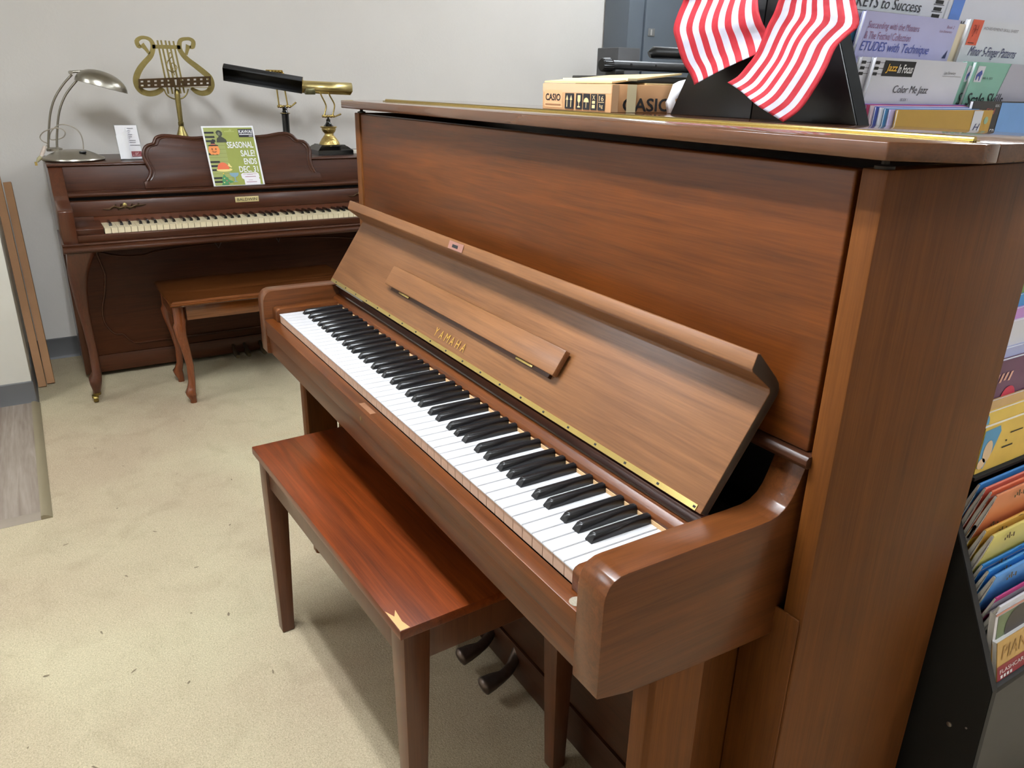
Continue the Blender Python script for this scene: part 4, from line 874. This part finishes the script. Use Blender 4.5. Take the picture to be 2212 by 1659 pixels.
for f in ((0,2,3,1),(4,5,7,6),(0,4,6,2),(1,3,7,5),(0,1,5,4),(2,6,7,3)): bm.faces.new([vv[i] for i in f])
finish('side_strut', bm, SB2, st, 0.0)
# flags with stripes
def flag_mat():
    m = bpy.data.materials.new('striped_flag_cloth'); m.use_nodes = True; nt = m.node_tree; b = nt.nodes['Principled BSDF']; L = nt.links.new
    uv = nt.nodes.new('ShaderNodeUVMap'); sx = nt.nodes.new('ShaderNodeSeparateXYZ'); L(uv.outputs['UV'], sx.inputs[0])
    mu = nt.nodes.new('ShaderNodeMath'); mu.operation = 'MULTIPLY'; mu.inputs[1].default_value = 6.5; L(sx.outputs['X'], mu.inputs[0])
    fr = nt.nodes.new('ShaderNodeMath'); fr.operation = 'FRACT'; L(mu.outputs[0], fr.inputs[0])
    gt = nt.nodes.new('ShaderNodeMath'); gt.operation = 'GREATER_THAN'; gt.inputs[1].default_value = 0.5; L(fr.outputs[0], gt.inputs[0])
    mx = nt.nodes.new('ShaderNodeMix'); mx.data_type = 'RGBA'; mx.inputs[6].default_value = lin((158, 18, 33)); mx.inputs[7].default_value = lin((184, 183, 196))
    L(gt.outputs[0], mx.inputs[0]); L(mx.outputs[2], b.inputs['Base Color']); b.inputs['Roughness'].default_value = 0.7
    n = nt.nodes.new('ShaderNodeTexNoise'); n.inputs['Scale'].default_value = 38; tc = nt.nodes.new('ShaderNodeTexCoord'); L(tc.outputs['Object'], n.inputs['Vector'])
    bp = nt.nodes.new('ShaderNodeBump'); bp.inputs['Strength'].default_value = 0.35; bp.inputs['Distance'].default_value = 0.01; L(n.outputs['Fac'], bp.inputs['Height']); L(bp.outputs['Normal'], b.inputs['Normal'])
    return m
FLAG = flag_mat()
def flag(label, Le, Re, yf, y0):
    A = smooth_path([(a, 0, b) for a, b in Le], 4); B = smooth_path([(a, 0, b) for a, b in Re], 4); n = len(A); nu = 26
    bm = bmesh.new(); uvl = bm.loops.layers.uv.new('UVMap'); rows = []
    for i in range(n):
        row = []
        for j in range(nu + 1):
            u = j / nu; P = A[i] * (1 - u) + B[i] * u
            row.append((bm.verts.new((P.x, y0 + yf(u, i / (n - 1)), P.z)), (u, i / (n - 1))))
        rows.append(row)
    for i in range(n - 1):
        for j in range(nu):
            c = [rows[i][j], rows[i][j+1], rows[i+1][j+1], rows[i+1][j]]
            f = bm.faces.new([v for v, _ in c])
            for l, (_, q_) in zip(f.loops, c): l[uvl].uv = q_
    me = bpy.data.meshes.new('striped_flag'); bm.to_mesh(me); bm.free(); me.materials.append(FLAG)
    for p_ in me.polygons: p_.use_smooth = True
    o = bpy.data.objects.new('striped_flag', me); COL.objects.link(o)
    sm = o.modifiers.new('thickness', 'SOLIDIFY'); sm.thickness = 0.0006
    return tag(o, label, 'flag', 'red and white striped flags')
f1L = [(0.766, 1.403), (0.762, 1.395), (0.752, 1.377), (0.748, 1.354), (0.758, 1.333), (0.775, 1.301), (0.794, 1.282), (0.811, 1.265)]
f1R = [(0.926, 1.391), (0.934, 1.383), (0.943, 1.367), (0.952, 1.35), (0.958, 1.339), (0.963, 1.329), (0.967, 1.322), (0.97, 1.317)]
f2L = [(1.003, 1.395), (0.991, 1.378), (0.984, 1.362), (0.974, 1.346), (0.967, 1.329), (0.958, 1.308), (0.945, 1.292), (0.932, 1.278), (0.915, 1.269)]
f2R = [(1.102, 1.387), (1.111, 1.368), (1.123, 1.341), (1.111, 1.328), (1.098, 1.314), (1.091, 1.289), (1.079, 1.261), (1.062, 1.234), (1.038, 1.2168)]
flag('red and white striped flag hanging left, its lower edge above the black stand', f1L, f1R, lambda u, v: 0.006 * math.sin(3.5 * u + 3 * v) + 0.004 * math.sin(9 * v + 2 * u), 0.505)
flag('red and white striped flag in front, its tip touching the piano lid', f2L, f2R, lambda u, v: 0.008 * math.sin(2.6 * v + 1.5 * u) - 0.006 * v + 0.003 * math.sin(8 * u), 0.478)
# crumpled tissue between box and stand
bm = bmesh.new()
tp_ = [(0.672, 0.503, 0.0), (0.684, 0.500, 0.0), (0.696, 0.505, 0.0), (0.664, 0.504, 0.018), (0.676, 0.497, 0.021), (0.690, 0.503, 0.024), (0.669, 0.505, 0.026), (0.685, 0.500, 0.030), (0.698, 0.508, 0.030), (0.672, 0.512, 0.050), (0.692, 0.506, 0.055), (0.708, 0.514, 0.060)]
V_ = [bm.verts.new((a + 0.002, b + 0.075, LZ + 0.0006 + c)) for a, b, c in tp_]
for r_ in range(3):
    for c_ in range(2):
        i = r_ * 3 + c_; bm.faces.new((V_[i], V_[i+1], V_[i+4], V_[i+3]))
o = finish('paper_tissue', bm, WHITE, None, 0, smooth=20); sm = o.modifiers.new('thickness', 'SOLIDIFY'); sm.thickness = 0.001
tag(o, 'crumpled white paper tissue between the cardboard box and the black stand', 'paper')

# ================================================================== BEHIND THE TALL PIANO
CAB = mat('blue_grey_enamel', (84, 92, 100), 0.45, var=0.04, vscale=5)
mc = thing('metal_cabinet', 'tall blue-grey metal cabinet with recessed latch against the back wall', 'cabinet', (-2.12, 3.1, 0))
box('body', (X0W + 0.013, -2.02), (2.665, 3.75), (0.0, 2.0), CAB, mc, bev=0.003)
box('door', (-2.02, -2.0), (2.775, 3.26), (0.06, 1.96), CAB, mc, bev=0.003); box('door', (-2.02, -2.0), (3.265, 3.72), (0.06, 1.96), CAB, mc, bev=0.003)
la = box('latch', (-2.0, -1.996), (2.800, 2.850), (1.548, 1.590), mat('latch_grey', (130, 132, 134), 0.4, 0.5), mc, bev=0.001)
box('latch_slot', (-1.9965, -1.9945), (2.818, 2.828), (1.553, 1.584), mat('latch_light', (190, 190, 190), 0.4, 0.4), mc, bev=0.0005)
tag(box('grey_plinth', (-1.99, -1.80), (2.43, 2.585), (0.0, 1.468), mat('plinth_grey', (78, 78, 80), 0.6, var=0.05), bev=0.004), 'narrow dark grey plinth standing in front of the metal cabinet', 'plinth')
ka = thing('equipment_case', 'black equipment case behind the tall piano under folded stand tubes', 'case', (-0.55, 2.0, 0))
box('body', (-0.74, -0.42), (1.375, 2.6), (0.0, 1.275), BLACKP, ka, bev=0.01); box('lid', (-0.745, -0.415), (1.37, 2.605), (1.277, 1.300), BLACKG, ka, bev=0.004)
ks = thing('folded_stand', 'black folded stand tubes with ribbed end knob lying on the equipment case', 'stand', (-0.5, 1.7, 1.30))
tube('tube', [(-0.5, 1.345, 1.333), (-0.5, 2.5, 1.333)], 0.0165, mat('tube_black', (40, 40, 41), 0.4, 0.3), ks, 16)
bm = bmesh.new(); rg_ = []
nr = 40
for yk, rk in ((1.318, 0.019), (1.322, 0.0225), (1.352, 0.0235), (1.362, 0.020)):
    rg_.append([bm.verts.new((-0.5 + (rk * (1.0 if i % 2 else 0.93)) * math.cos(2*math.pi*i/nr), yk, 1.333 + (rk * (1.0 if i % 2 else 0.93)) * math.sin(2*math.pi*i/nr))) for i in range(nr)])
for a, b in zip(rg_, rg_[1:]):
    for i in range(nr): bm.faces.new((a[i], a[(i+1) % nr], b[(i+1) % nr], b[i]))
bm.faces.new(rg_[0]); bm.faces.new(rg_[-1][::-1]); finish('knob', bm, BLACKP, ks, 0, smooth=20)
for yy in (1.44, 1.555, 1.70): tube('tube_hole', [(-0.4845, yy, 1.336), (-0.4825, yy, 1.336)], 0.0045, DARK, ks, 10)
tube('upper_tube', [(-0.56, 1.585, 1.376), (-0.555, 1.60, 1.384), (-0.55, 2.4, 1.384)], [0.012, 0.021, 0.021], BLACKP, ks, 16)
box('clamp', (-0.575, -0.53), (1.95, 2.0), (1.30, 1.384), BLACKP, ks, bev=0.003)
box('foot', (-0.53, -0.47), (1.36, 1.40), (1.30, 1.3185), BLACKP, ks, bev=0.003)

# ================================================================== BOOK RACK
RB = mat('rack_black', (8, 7, 7), 0.6, var=0.2, vscale=30, spec=0.25); RE = mat('rack_edge_worn', (38, 36, 36), 0.7, var=0.25, vscale=60); RG = mat('rack_kick_grey', (72, 70, 68), 0.6, var=0.05)
rk = thing('book_rack', 'black tiered display rack full of music books behind the tall piano', 'rack', (1.1, 1.0, 0))
side = [(0.80, 0.0), (1.395, 0.0), (1.4415, K-0.46), (1.4365, K-0.300), (1.3275, K-0.067), (1.300, K+0.05), (1.285, K+0.27), (1.10, K+0.36), (0.80, K+0.36)]
for y0, y1 in ((0.627, 0.643), (1.54, 1.556)):
    prism('side_panel', side, 'y', y0, y1, RB, rk, bev=0.0015)
edge = [(1.4415, K-0.46), (1.4365, K-0.300), (1.3275, K-0.067), (1.300, K+0.05)]
bm = bmesh.new()
for (a, b), (c, d) in zip(edge, edge[1:]):
    bm.faces.new([bm.verts.new(v) for v in ((a + 0.0006, 0.6285, b), (a + 0.0006, 0.6415, b), (c + 0.0006, 0.6415, d), (c + 0.0006, 0.6285, d))])
finish('worn_edge', bm, RE, rk, 0, smooth=0)
lathe('screw', [(0.0045, 0.0), (0.004, -0.0015), (0.002, -0.002)], (1.394, 0.627, K-0.398), STEEL, rk, 12, axis='y')
lathe('screw', [(0.002, 0.0), (0.0015, -0.001)], (1.418, 0.627, K-0.385), STEEL, rk, 8, axis='y')
prism('kick_panel', [(1.432, K-0.302), (1.432, K-0.46), (1.386, 0.0), (1.37, 0.0), (1.42, K-0.46), (1.42, K-0.302)], 'y', 0.6432, 1.54, RG, rk)
box('bottom_shelf', (1.32, 1.436), (0.6432, 1.54), (K - 0.312, K - 0.300), RE, rk, bev=0.001)
for (xa, xb, z_) in ((1.34, 1.384, K-0.266), (1.322, 1.362, K-0.221), (1.302, 1.344, K-0.161), (1.29, 1.328, K-0.100), (1.22, 1.330, K+0.0045)):
    box('tier_shelf', (xa, xb), (0.6432, 1.54), (z_ - 0.006, z_), RB, rk, bev=0.0008)
prism('back_board', [(0.80, 0.0), (0.82, 0.0), (0.82, K+0.66), (0.80, K+0.66)], 'y', 0.643, 1.54, RB, rk)
for (xa, xb, z_) in ((0.82, 0.956, K+0.4995), (0.958, 0.996, K+0.4365), (0.998, 1.031, K+0.3715), (1.042, 1.088, K+0.399)):
    box('tier_shelf', (xa, xb), (0.608, 1.54), (z_ - 0.006, z_), RB, rk, bev=0.0008)
# booklets with the folded spine up, lying in the lower tiers
def booklet(label, x, z, cov, length=0.31, y0=0.655, fat=0.0075, drop=0.085, lean_=0.25, group='booklets in the lower tiers', marks=None, cat='book'):
    """cover folded over the spine (top); x, z = spine position"""
    t = thing('music_booklet', label, cat, (x, y0 + length / 2, z - drop), group=group)
    def sec(f, d0, d1):      # closed teardrop in x-z, fat = half thickness
        out = []
        N = 7
        for i in range(N):      # rounded spine
            a = math.pi * i / (N - 1); out.append((x + f * 0.45 * math.cos(a), z - f * 0.45 + f * 0.45 * math.sin(a)))
        for s_, hh in ((-1, 0.5), (-1, 1.0)): out.append((x - lean_ * drop * hh * d1 + s_ * f * (1.0 if hh == 0.5 else 0.8), z - drop * hh * d1))
        for s_, hh in ((1, 1.0), (1, 0.5)): out.append((x - lean_ * drop * hh * d1 + s_ * f * (1.0 if hh == 0.5 else 0.8), z - drop * hh * d1))
        return out
    prism('cover', sec(fat, 0, 1.0), 'y', y0, y0 + length, cov, t, smooth=50)
    pg = sec(fat * 0.80, 0, 0.97); pg = [(a, b - 0.0012) for a, b in pg]
    prism('pages', pg, 'y', y0 - 0.0012, y0 + length - 0.002, WHITE, t, smooth=50)
    gap = sec(fat * 0.12, 0, 0.9); gap = [(a, b - 0.010) for a, b in gap]
    prism('page_gap', gap, 'y', y0 - 0.0018, y0 + length - 0.01, mat('page_shadow_grey', (158, 152, 160), 0.8), t)
    if marks:
        s_ = Sheet((x + fat * 0.75, y0 + marks, z - 0.016), (0, 1, 0), (-0.1, 0, 1), t, 0.0004)
        s_.rects('printed_marks', [(i * 0.006, i * 0.006 + 0.004, 0.0 + 0.002 * (i % 2), 0.004 + 0.003 * (i % 3)) for i in range(5)], mat('mark_brown', (90, 70, 40), 0.7))
        s_.rects('staple', [(0.06, 0.07, 0.0145, 0.0158)], mat('staple_dark', (110, 100, 80), 0.4, 0.6))
    return t
def cm(name, c, v=0.06): return mat(name, c, 0.4, var=v, vscale=25)
booklet('blue booklet lying highest in the tier of orange booklets', 1.3325, K-0.006, cm('cover_blue', (58, 138, 214)), fat=0.0044)
booklet('salmon orange booklet right behind the two brighter orange ones', 1.3415, K-0.009, cm('cover_salmon', (222, 116, 98)), fat=0.0046)
booklet('middle orange booklet between the salmon and the striped orange one', 1.3510, K-0.0095, cm('cover_orange', (224, 112, 76)), fat=0.0041)
booklet('front orange booklet with pale stripe above the yellow booklets', 1.3585, K-0.013, cm('cover_orange2', (222, 134, 88)), fat=0.0043, marks=0.05)
booklet('deep yellow booklet at the back of the yellow tier', 1.3430, K-0.0695, cm('cover_yellow', (228, 196, 70)), fat=0.0059, marks=0.03)
booklet('amber booklet in the middle of the yellow tier', 1.3570, K-0.0715, cm('cover_amber', (226, 180, 84)), fat=0.0052, marks=0.03)
booklet('pale yellow booklet at the front of the yellow tier', 1.3685, K-0.0745, cm('cover_paleyellow', (226, 212, 118)), fat=0.0058, marks=0.03)
booklet('bright blue booklet at the back of the blue tier', 1.3655, K-0.1275, cm('cover_azure', (54, 140, 216)), fat=0.0041, marks=0.04)
booklet('bright blue booklet in the middle of the blue tier', 1.3755, K-0.1315, cm('cover_azure2', (62, 148, 222)), fat=0.0049, marks=0.035)
booklet('light blue booklet at the front of the blue tier', 1.3860, K-0.1345, cm('cover_azure3', (84, 152, 226)), fat=0.0059, marks=0.03)
booklet('magenta booklet just below the blue tier', 1.3950, K-0.168, cm('cover_magenta', (184, 40, 118)), fat=0.0030)
booklet('white booklet with black corner below the magenta one', 1.4030, K-0.178, cm('cover_white', (226, 226, 236), 0.02), fat=0.0044)
def cover_book(name, label, x, y0, wd, ztop, ht, cov, lean_=0.0, th=0.006, cat='book', group=None, ext=0.0):
    t = thing(name, label, cat, (x - th / 2, y0 + wd / 2, ztop - ht), group=group)
    dxz = lean_ * ht; ht0 = ht; ht = ht + ext
    cv = prism('cover', [(x, ztop - ht), (x + dxz, ztop), (x + dxz - 0.0012, ztop), (x - 0.0012, ztop - ht)], 'y', y0, y0 + wd, cov, t, smooth=0)
    prism('pages', [(x - 0.0013, ztop - ht), (x + dxz - 0.0013, ztop - 0.001), (x + dxz - th, ztop - 0.001), (x - th, ztop - ht)], 'y', y0 + 0.001, y0 + wd - 0.001, WHITE, t, smooth=0)
    prism('back_cover', [(x - th - 0.0001, ztop - ht), (x + dxz - th - 0.0001, ztop), (x + dxz - th - 0.0012, ztop), (x - th - 0.0012, ztop - ht)], 'y', y0, y0 + wd, cov, t, smooth=0)
    s_ = Sheet((x + 0.0001, y0, ztop - ht0), (0, 1, 0), (dxz, 0, ht0), cv, 0.0004)
    s_.h = Vector((dxz, 0, ht0)).length
    return t, s_
# photo book, flashcard book
t, s = cover_book('music_book', 'book with a green and grey photo cover in the lowest tier', 1.4155, 0.652, 0.23, K-0.192, 0.10, cm('photo_white', (228, 224, 228), 0.02), lean_=-0.12, th=0.008)
s.rect('photo_print', 0.008, 0.23, 0.02, s.h - 0.006, cm('photo_green', (112, 128, 92), 0.3)); s.disc('photo_figure', 0.07, 0.065, 0.04, 0.03, cm('photo_dark', (60, 54, 56), 0.3), 2); s.rect('photo_frame', 0.0, 0.23, s.h - 0.004, s.h, cm('photo_pink', (216, 150, 130)), 2)
t, s = cover_book('music_book', 'tan book with a dark red band of white lettering at the rack bottom', 1.430, 0.652, 0.23, K-0.236, 0.062, cm('cover_tan', (206, 164, 96)), lean_=-0.22, th=0.008)
s.rect('red_band', 0.0, 0.23, 0.0, 0.024, cm('band_maroon', (142, 28, 46), 0.05)); s.text('PIANO', 0.01, 0.032, 0.10, 0.022, cm('tan_ink', (176, 134, 74), 0.0), shear=0.3)
s.text('FLASHCARDS', 0.006, 0.011, 0.085, 0.0065, WHITE, e=3); s.rects('pale_marks', [(0.008 + i * 0.009, 0.014 + i * 0.009, 0.003, 0.008) for i in range(4)], WHITE, 3)
# mid tiers seen beside the piano
BABY = cm('cover_sun', (232, 196, 92), 0.08)
t, s = cover_book('music_book', 'yellow book with a pale baby picture on blue, front of its tier', 1.3235, 0.652, 0.24, K+0.080, 0.075, BABY, th=0.006)
PBL = cm('print_sky', (86, 160, 206), 0.1); s.poly('blue_print', [(0.001, 0.010), (0.018, 0.006), (0.034, 0.030), (0.046, 0.062), (0.040, 0.072), (0.001, 0.070)], PBL, 1)
SKIN = cm('print_skin', (236, 206, 168), 0.1); s.disc('baby_print', 0.020, 0.034, 0.012, 0.018, SKIN, 2); s.disc('baby_print_arm', 0.010, 0.016, 0.010, 0.009, SKIN, 2); s.rects('black_strokes', [(0.060, 0.090, 0.030, 0.0325), (0.066, 0.070, 0.040, 0.043), (0.075, 0.11, 0.052, 0.054)], INK, 2)
t, s = cover_book('music_book', 'plain yellow book behind the baby picture book', 1.3165, 0.652, 0.24, K+0.098, 0.09, cm('cover_sun2', (236, 202, 96), 0.05), th=0.005, ext=0.003); s.disc('blue_print', 0.010, 0.074, 0.009, 0.014, PBL, 1)
cover_book('music_book', 'tan topped book above the yellow books in the rack', 1.3105, 0.652, 0.24, K+0.112, 0.09, cm('cover_buff', (214, 176, 122), 0.05), th=0.004, ext=0.017)
t, s = cover_book('music_book', 'dark purple book with pink lettering in the middle tiers', 1.304, 0.652, 0.24, K+0.170, 0.080, cm('cover_purple', (112, 74, 102), 0.12), th=0.006, ext=0.085)
s.rect('dark_band', 0.0, 0.24, 0.0, 0.020, cm('band_plum', (66, 24, 48), 0.1)); [s.rect('brush_stroke', 0.018 + i * 0.012, 0.024 + i * 0.012, 0.046 + 0.002 * (i % 2), 0.060, cm('ink_peach', (226, 176, 156)), 2, 0.006) for i in range(5)]; s.disc('brown_print', 0.02, 0.022, 0.016, 0.016, cm('print_brown', (120, 74, 70), 0.2), 2); s.disc('rose_print', 0.078, 0.018, 0.02, 0.018, cm('print_rose', (206, 48, 84), 0.1), 2); s.rects('pale_marks', [(0.03 + i * 0.005, 0.033 + i * 0.005, 0.008, 0.011 + 0.002 * (i % 3)) for i in range(6)], WHITE, 4)
cover_book('music_book', 'pale lilac-blue book standing behind the purple one', 1.2965, 0.652, 0.24, K+0.184, 0.08, cm('cover_lilac', (186, 192, 232), 0.05), th=0.005, ext=0.099)
t, s = cover_book('music_book', 'white book with a red corner in the middle tiers', 1.290, 0.652, 0.24, K+0.222, 0.08, cm('cover_white2', (224, 224, 232), 0.02), th=0.005, ext=0.137)
s.poly('red_corner', [(0.0, 0.055), (0.0, 0.076), (0.03, 0.076)], cm('print_red', (200, 84, 82), 0.1)); [s.rect('grey_stroke', 0.024 + i * 0.008, 0.028 + i * 0.008, 0.022, 0.032 + 0.003 * (i % 2), GREYI, 2, 0.006) for i in range(7)]
cover_book('music_book', 'violet book edge above the white red-cornered one', 1.284, 0.652, 0.24, K+0.238, 0.07, cm('cover_violet', (206, 152, 216), 0.05), th=0.005, ext=0.163)
cover_book('music_book', 'sky blue book above the violet one', 1.278, 0.652, 0.24, K+0.256, 0.07, cm('cover_sky', (72, 150, 210), 0.1), th=0.005, ext=0.181)
t, s = cover_book('music_book', 'book with a leafy green cover at the right picture edge', 1.270, 0.652, 0.24, K+0.31, 0.10, cm('cover_leaf', (132, 168, 92), 0.35), th=0.006, ext=0.205)

# upper tiers: books facing out above the lid
LV = 0.16
def up_book(label, x, y0, wd, ztop, col, th=0.006, ht=0.20, group='music books in the upper tiers'):
    t, s = cover_book('music_book', label, x, y0, wd, ztop, ht, col, lean_=LV, th=th, group=group); s.top = s.h
    return t, s
C_W = cm('cover_cool_white', (214, 216, 226), 0.02); C_L = cm('cover_lavender', (184, 184, 224), 0.03); NAVY = cm('ink_navy', (34, 38, 92), 0.0); BLUEI = cm('ink_blue', (62, 78, 164), 0.0); MARI = cm('ink_mauve', (140, 92, 128), 0.0)
BKI = cm('ink_charcoal', (44, 44, 54), 0.0)
# x below is the position of the cover's lower edge; top edge = x + LV*0.2
xo = LV * 0.20
t, s = up_book('white book about minor pentascales with piano keys down its right edge', 0.985 - xo, 0.632, 0.268, K+0.700, C_W)
h = s.top
s.text('KEYS to Success', 0.035, h - 0.047, 0.165, 0.016, BKI, shear=0.15); s.rect('rule', 0.035, 0.20, h - 0.0525, h - 0.0515, BKI); s.text('Book 2: Minor Pentascales', 0.035, h - 0.067, 0.158, 0.013, BKI, shear=0.25)
for i in range(9): s.rects('key_print', [(0.236, 0.258, h - 0.010 - i * 0.0105, h - 0.0045 - i * 0.0105), (0.232, 0.262, h - 0.0118 - i * 0.0105, h - 0.0108 - i * 0.0105)], INK)
t, s = up_book('white book of major five-finger patterns with a blue corner block', 0.985 - xo, 0.905, 0.26, K+0.700, C_W)
s.rect('blue_block', 0.012, 0.045, h - 0.056, h, cm('block_blue', (92, 134, 214), 0.02)); s.text('Major 5-Finger Patterns', 0.05, h - 0.070, 0.15, 0.018, BKI, shear=0.2)
t, s = up_book('green edged book peeking out left of the lavender book', 1.006 - xo, 0.610, 0.22, K+0.637, cm('cover_green', (92, 160, 82), 0.03), th=0.005)
t, s = up_book('pale book with teal corner just behind the lavender book', 1.014 - xo, 0.622, 0.24, K+0.640, cm('cover_pale', (196, 200, 226), 0.02), th=0.005); s.rect('teal_corner', 0.0, 0.012, h - 0.040, h - 0.010, cm('corner_teal', (46, 112, 140), 0.02)); s.rect('navy_corner', 0.0, 0.012, h - 0.050, h - 0.038, NAVY, 2)
t, s = up_book('lavender etudes book with mauve and blue title', 1.025 - xo, 0.632, 0.245, K+0.642, C_L)
s.text('Succeeding with the Masters', 0.012, h - 0.0255, 0.128, 0.0125, MARI, shear=0.1); s.text('& The Festival Collection', 0.010, h - 0.0375, 0.115, 0.0105, MARI, shear=0.1)
s.text('ETUDES with Technique', 0.007, h - 0.058, 0.175, 0.0175, BLUEI, shear=0.2); s.text('Book 2', 0.212, h - 0.0135, 0.020, 0.0045, MARI, shear=0.2); s.text('Late Elementary', 0.195, h - 0.021, 0.035, 0.0045, MARI, shear=0.2); s.text('Compiled and edited by', 0.006, h - 0.066, 0.060, 0.004, MARI, shear=0.2)
s.poly('navy_corner', [(0.226, h - 0.058), (0.236, h - 0.045), (0.236, h - 0.058)], NAVY)
t, s = up_book('cream edged book between the lavender and the orange-tabbed book', 1.018 - xo, 0.884, 0.22, K+0.638, cm('cover_cream', (232, 216, 190), 0.02), th=0.005)
t, s = up_book('white book of minor five-finger patterns with an orange side tab', 1.025 - xo, 0.905, 0.25, K+0.646, C_W)
s.rect('orange_tab', 0.008, 0.040, h - 0.039, h, cm('tab_orange', (216, 92, 66), 0.02)); s.text('FJH', 0.014, h - 0.026, 0.015, 0.018, cm('tab_ink', (150, 50, 40), 0.0), e=3); s.rects('tab_rule', [(0.012, 0.030, h - 0.036, h - 0.0350)], INK, 3)
s.text('ACHIEVEMENT SKILL SHEET', 0.045, h - 0.014, 0.11, 0.0045, GREYI); s.text('Minor 5-Finger Patterns', 0.024, h - 0.060, 0.148, 0.020, NAVY, shear=0.25)
for lab, xx, y0, kk in (('second copy of the white jazz book, showing left of the front copy', 1.047, 0.610, 0), ('white jazz book with a black title block and piano key corner', 1.055, 0.632, 1)):
    t, s = up_book(lab, xx - xo, y0, 0.238, K+0.578, C_W)
    for i in range(3): s.rects('key_print', [(0.001, 0.011, h - 0.0095 - i * 0.0078, h - 0.0052 - i * 0.0078), (0.011, 0.023, h - 0.0074 - i * 0.0078, h - 0.0068 - i * 0.0078)], INK)
    if kk:
        s.rect('title_block', 0.023, 0.100, h - 0.0255, h - 0.0035, INK); s.text('Jazz', 0.029, h - 0.0215, 0.026, 0.0135, cm('ink_gold', (232, 180, 60), 0.0), shear=0.15, bold=0.02, e=3); s.text('In Focus', 0.058, h - 0.0205, 0.037, 0.0125, WHITE, shear=0.15, bold=0.02, e=3)
        s.text('Color Me Jazz', 0.062, h - 0.0525, 0.090, 0.0145, BKI, shear=0.15); s.text('BOOK 1', 0.090, h - 0.061, 0.018, 0.0042, BKI); s.text('Late Elementary', 0.182, h - 0.0205, 0.032, 0.0055, BKI, shear=0.1); s.rect('rule', 0.180, 0.232, h - 0.0225, h - 0.0219, GREYI)
t, s = up_book('pale yellow edged book between the jazz and scale books', 1.046 - xo, 0.872, 0.20, K+0.572, cm('cover_lemon', (224, 222, 140), 0.02), th=0.004)
for lab, xx, y0 in (('second copy of the teal scale book, showing left of the front copy', 1.049, 0.880), ('teal scale book with a small blue piano picture', 1.056, 0.896)):
    t, s = up_book(lab, xx - xo, y0, 0.24, K+0.580, cm('cover_teal', (136, 188, 172), 0.03))
    s.rect('piano_picture', 0.008, 0.030, h - 0.031, h - 0.006, C_W); s.poly('piano_print', [(0.010, h - 0.020), (0.014, h - 0.016), (0.022, h - 0.012), (0.026, h - 0.018), (0.024, h - 0.021), (0.023, h - 0.029), (0.021, h - 0.029), (0.020, h - 0.022), (0.015, h - 0.022), (0.014, h - 0.028), (0.012, h - 0.028)], BLUEI, 2)
    s.poly('grey_field', [(0.085, h - 0.10), (0.24, h - 0.10), (0.24, h), (0.105, h)], cm('field_grey', (176, 176, 192), 0.02))
    s.text('NEIL A. KJOS', 0.032, h - 0.027, 0.030, 0.0045, BKI, e=2); s.text('Scale Skills', 0.008, h - 0.068, 0.11, 0.020, BKI, shear=0.1, e=2)
# lowest visible row: stacked booklets, yellow booklet, black speller
cols = [('purple', (128, 110, 190)), ('crimson', (168, 44, 92)), ('pale pink', (226, 208, 220)), ('navy blue', (52, 74, 160)), ('white', (224, 226, 236)), ('teal blue', (52, 120, 168)), ('lilac', (190, 180, 226))]
for i, (nm_, c_) in enumerate(cols):
    xx = 1.050 + 0.0036 * i; y0 = 0.618 + 0.0065 * i
    t, s = cover_book('thin_booklet', nm_ + ' edged thin booklet, %s from the left behind the mustard booklet' % ['first', 'second', 'third', 'fourth', 'fifth', 'sixth', 'seventh'][i], xx, y0, 0.272 - 0.004 * i, K+0.5135 - 0.0012 * i, 0.10, cm('booklet_%s' % nm_.replace(' ', '_'), c_, 0.02), lean_=0.05, th=0.0032, group='thin booklets stacked by the lid')
t, s = cover_book('thin_booklet', 'mustard yellow booklet with a white spine tape, front of the stack', 1.077, 0.668, 0.262, K+0.506, 0.10, cm('cover_mustard', (190, 150, 66), 0.03), lean_=0.05, th=0.003, group='thin booklets stacked by the lid')
s.rect('white_tape', 0.205, 0.232, 0.0, s.h - 0.001, C_W); s.text('H', 0.212, s.h - 0.032, 0.013, 0.011, NAVY, shear=0.5, e=2); s.disc('seal_print', 0.246, s.h - 0.016, 0.006, 0.006, cm('seal_teal', (146, 176, 150), 0.0))
t, s = cover_book('music_book', 'black music speller book with a blue picture panel', 1.066, 0.884, 0.26, K+0.520, 0.12, cm('cover_black', (40, 38, 40), 0.05), lean_=0.05, th=0.006)
s.rect('blue_panel', 0.085, 0.26, 0.0, s.h - 0.002, cm('panel_blue', (112, 160, 220), 0.06)); s.text('FJH', 0.040, s.h - 0.0235, 0.026, 0.012, cm('ink_red', (176, 72, 62), 0.0), shear=0.15, e=3); s.text('MUSIC', -0.012 + 0.018, s.h - 0.0385, 0.048, 0.0095, C_W, shear=0.1, e=3); s.text('SPELLER', 0.030, s.h - 0.056, 0.052, 0.0115, C_W, shear=0.1, e=3); s.text('BOOK 2', 0.066, s.h - 0.009, 0.014, 0.004, C_W, e=3)
s.disc('red_dot', 0.115, 0.06, 0.004, 0.005, cm('dot_red', (206, 50, 60), 0.0), 3)
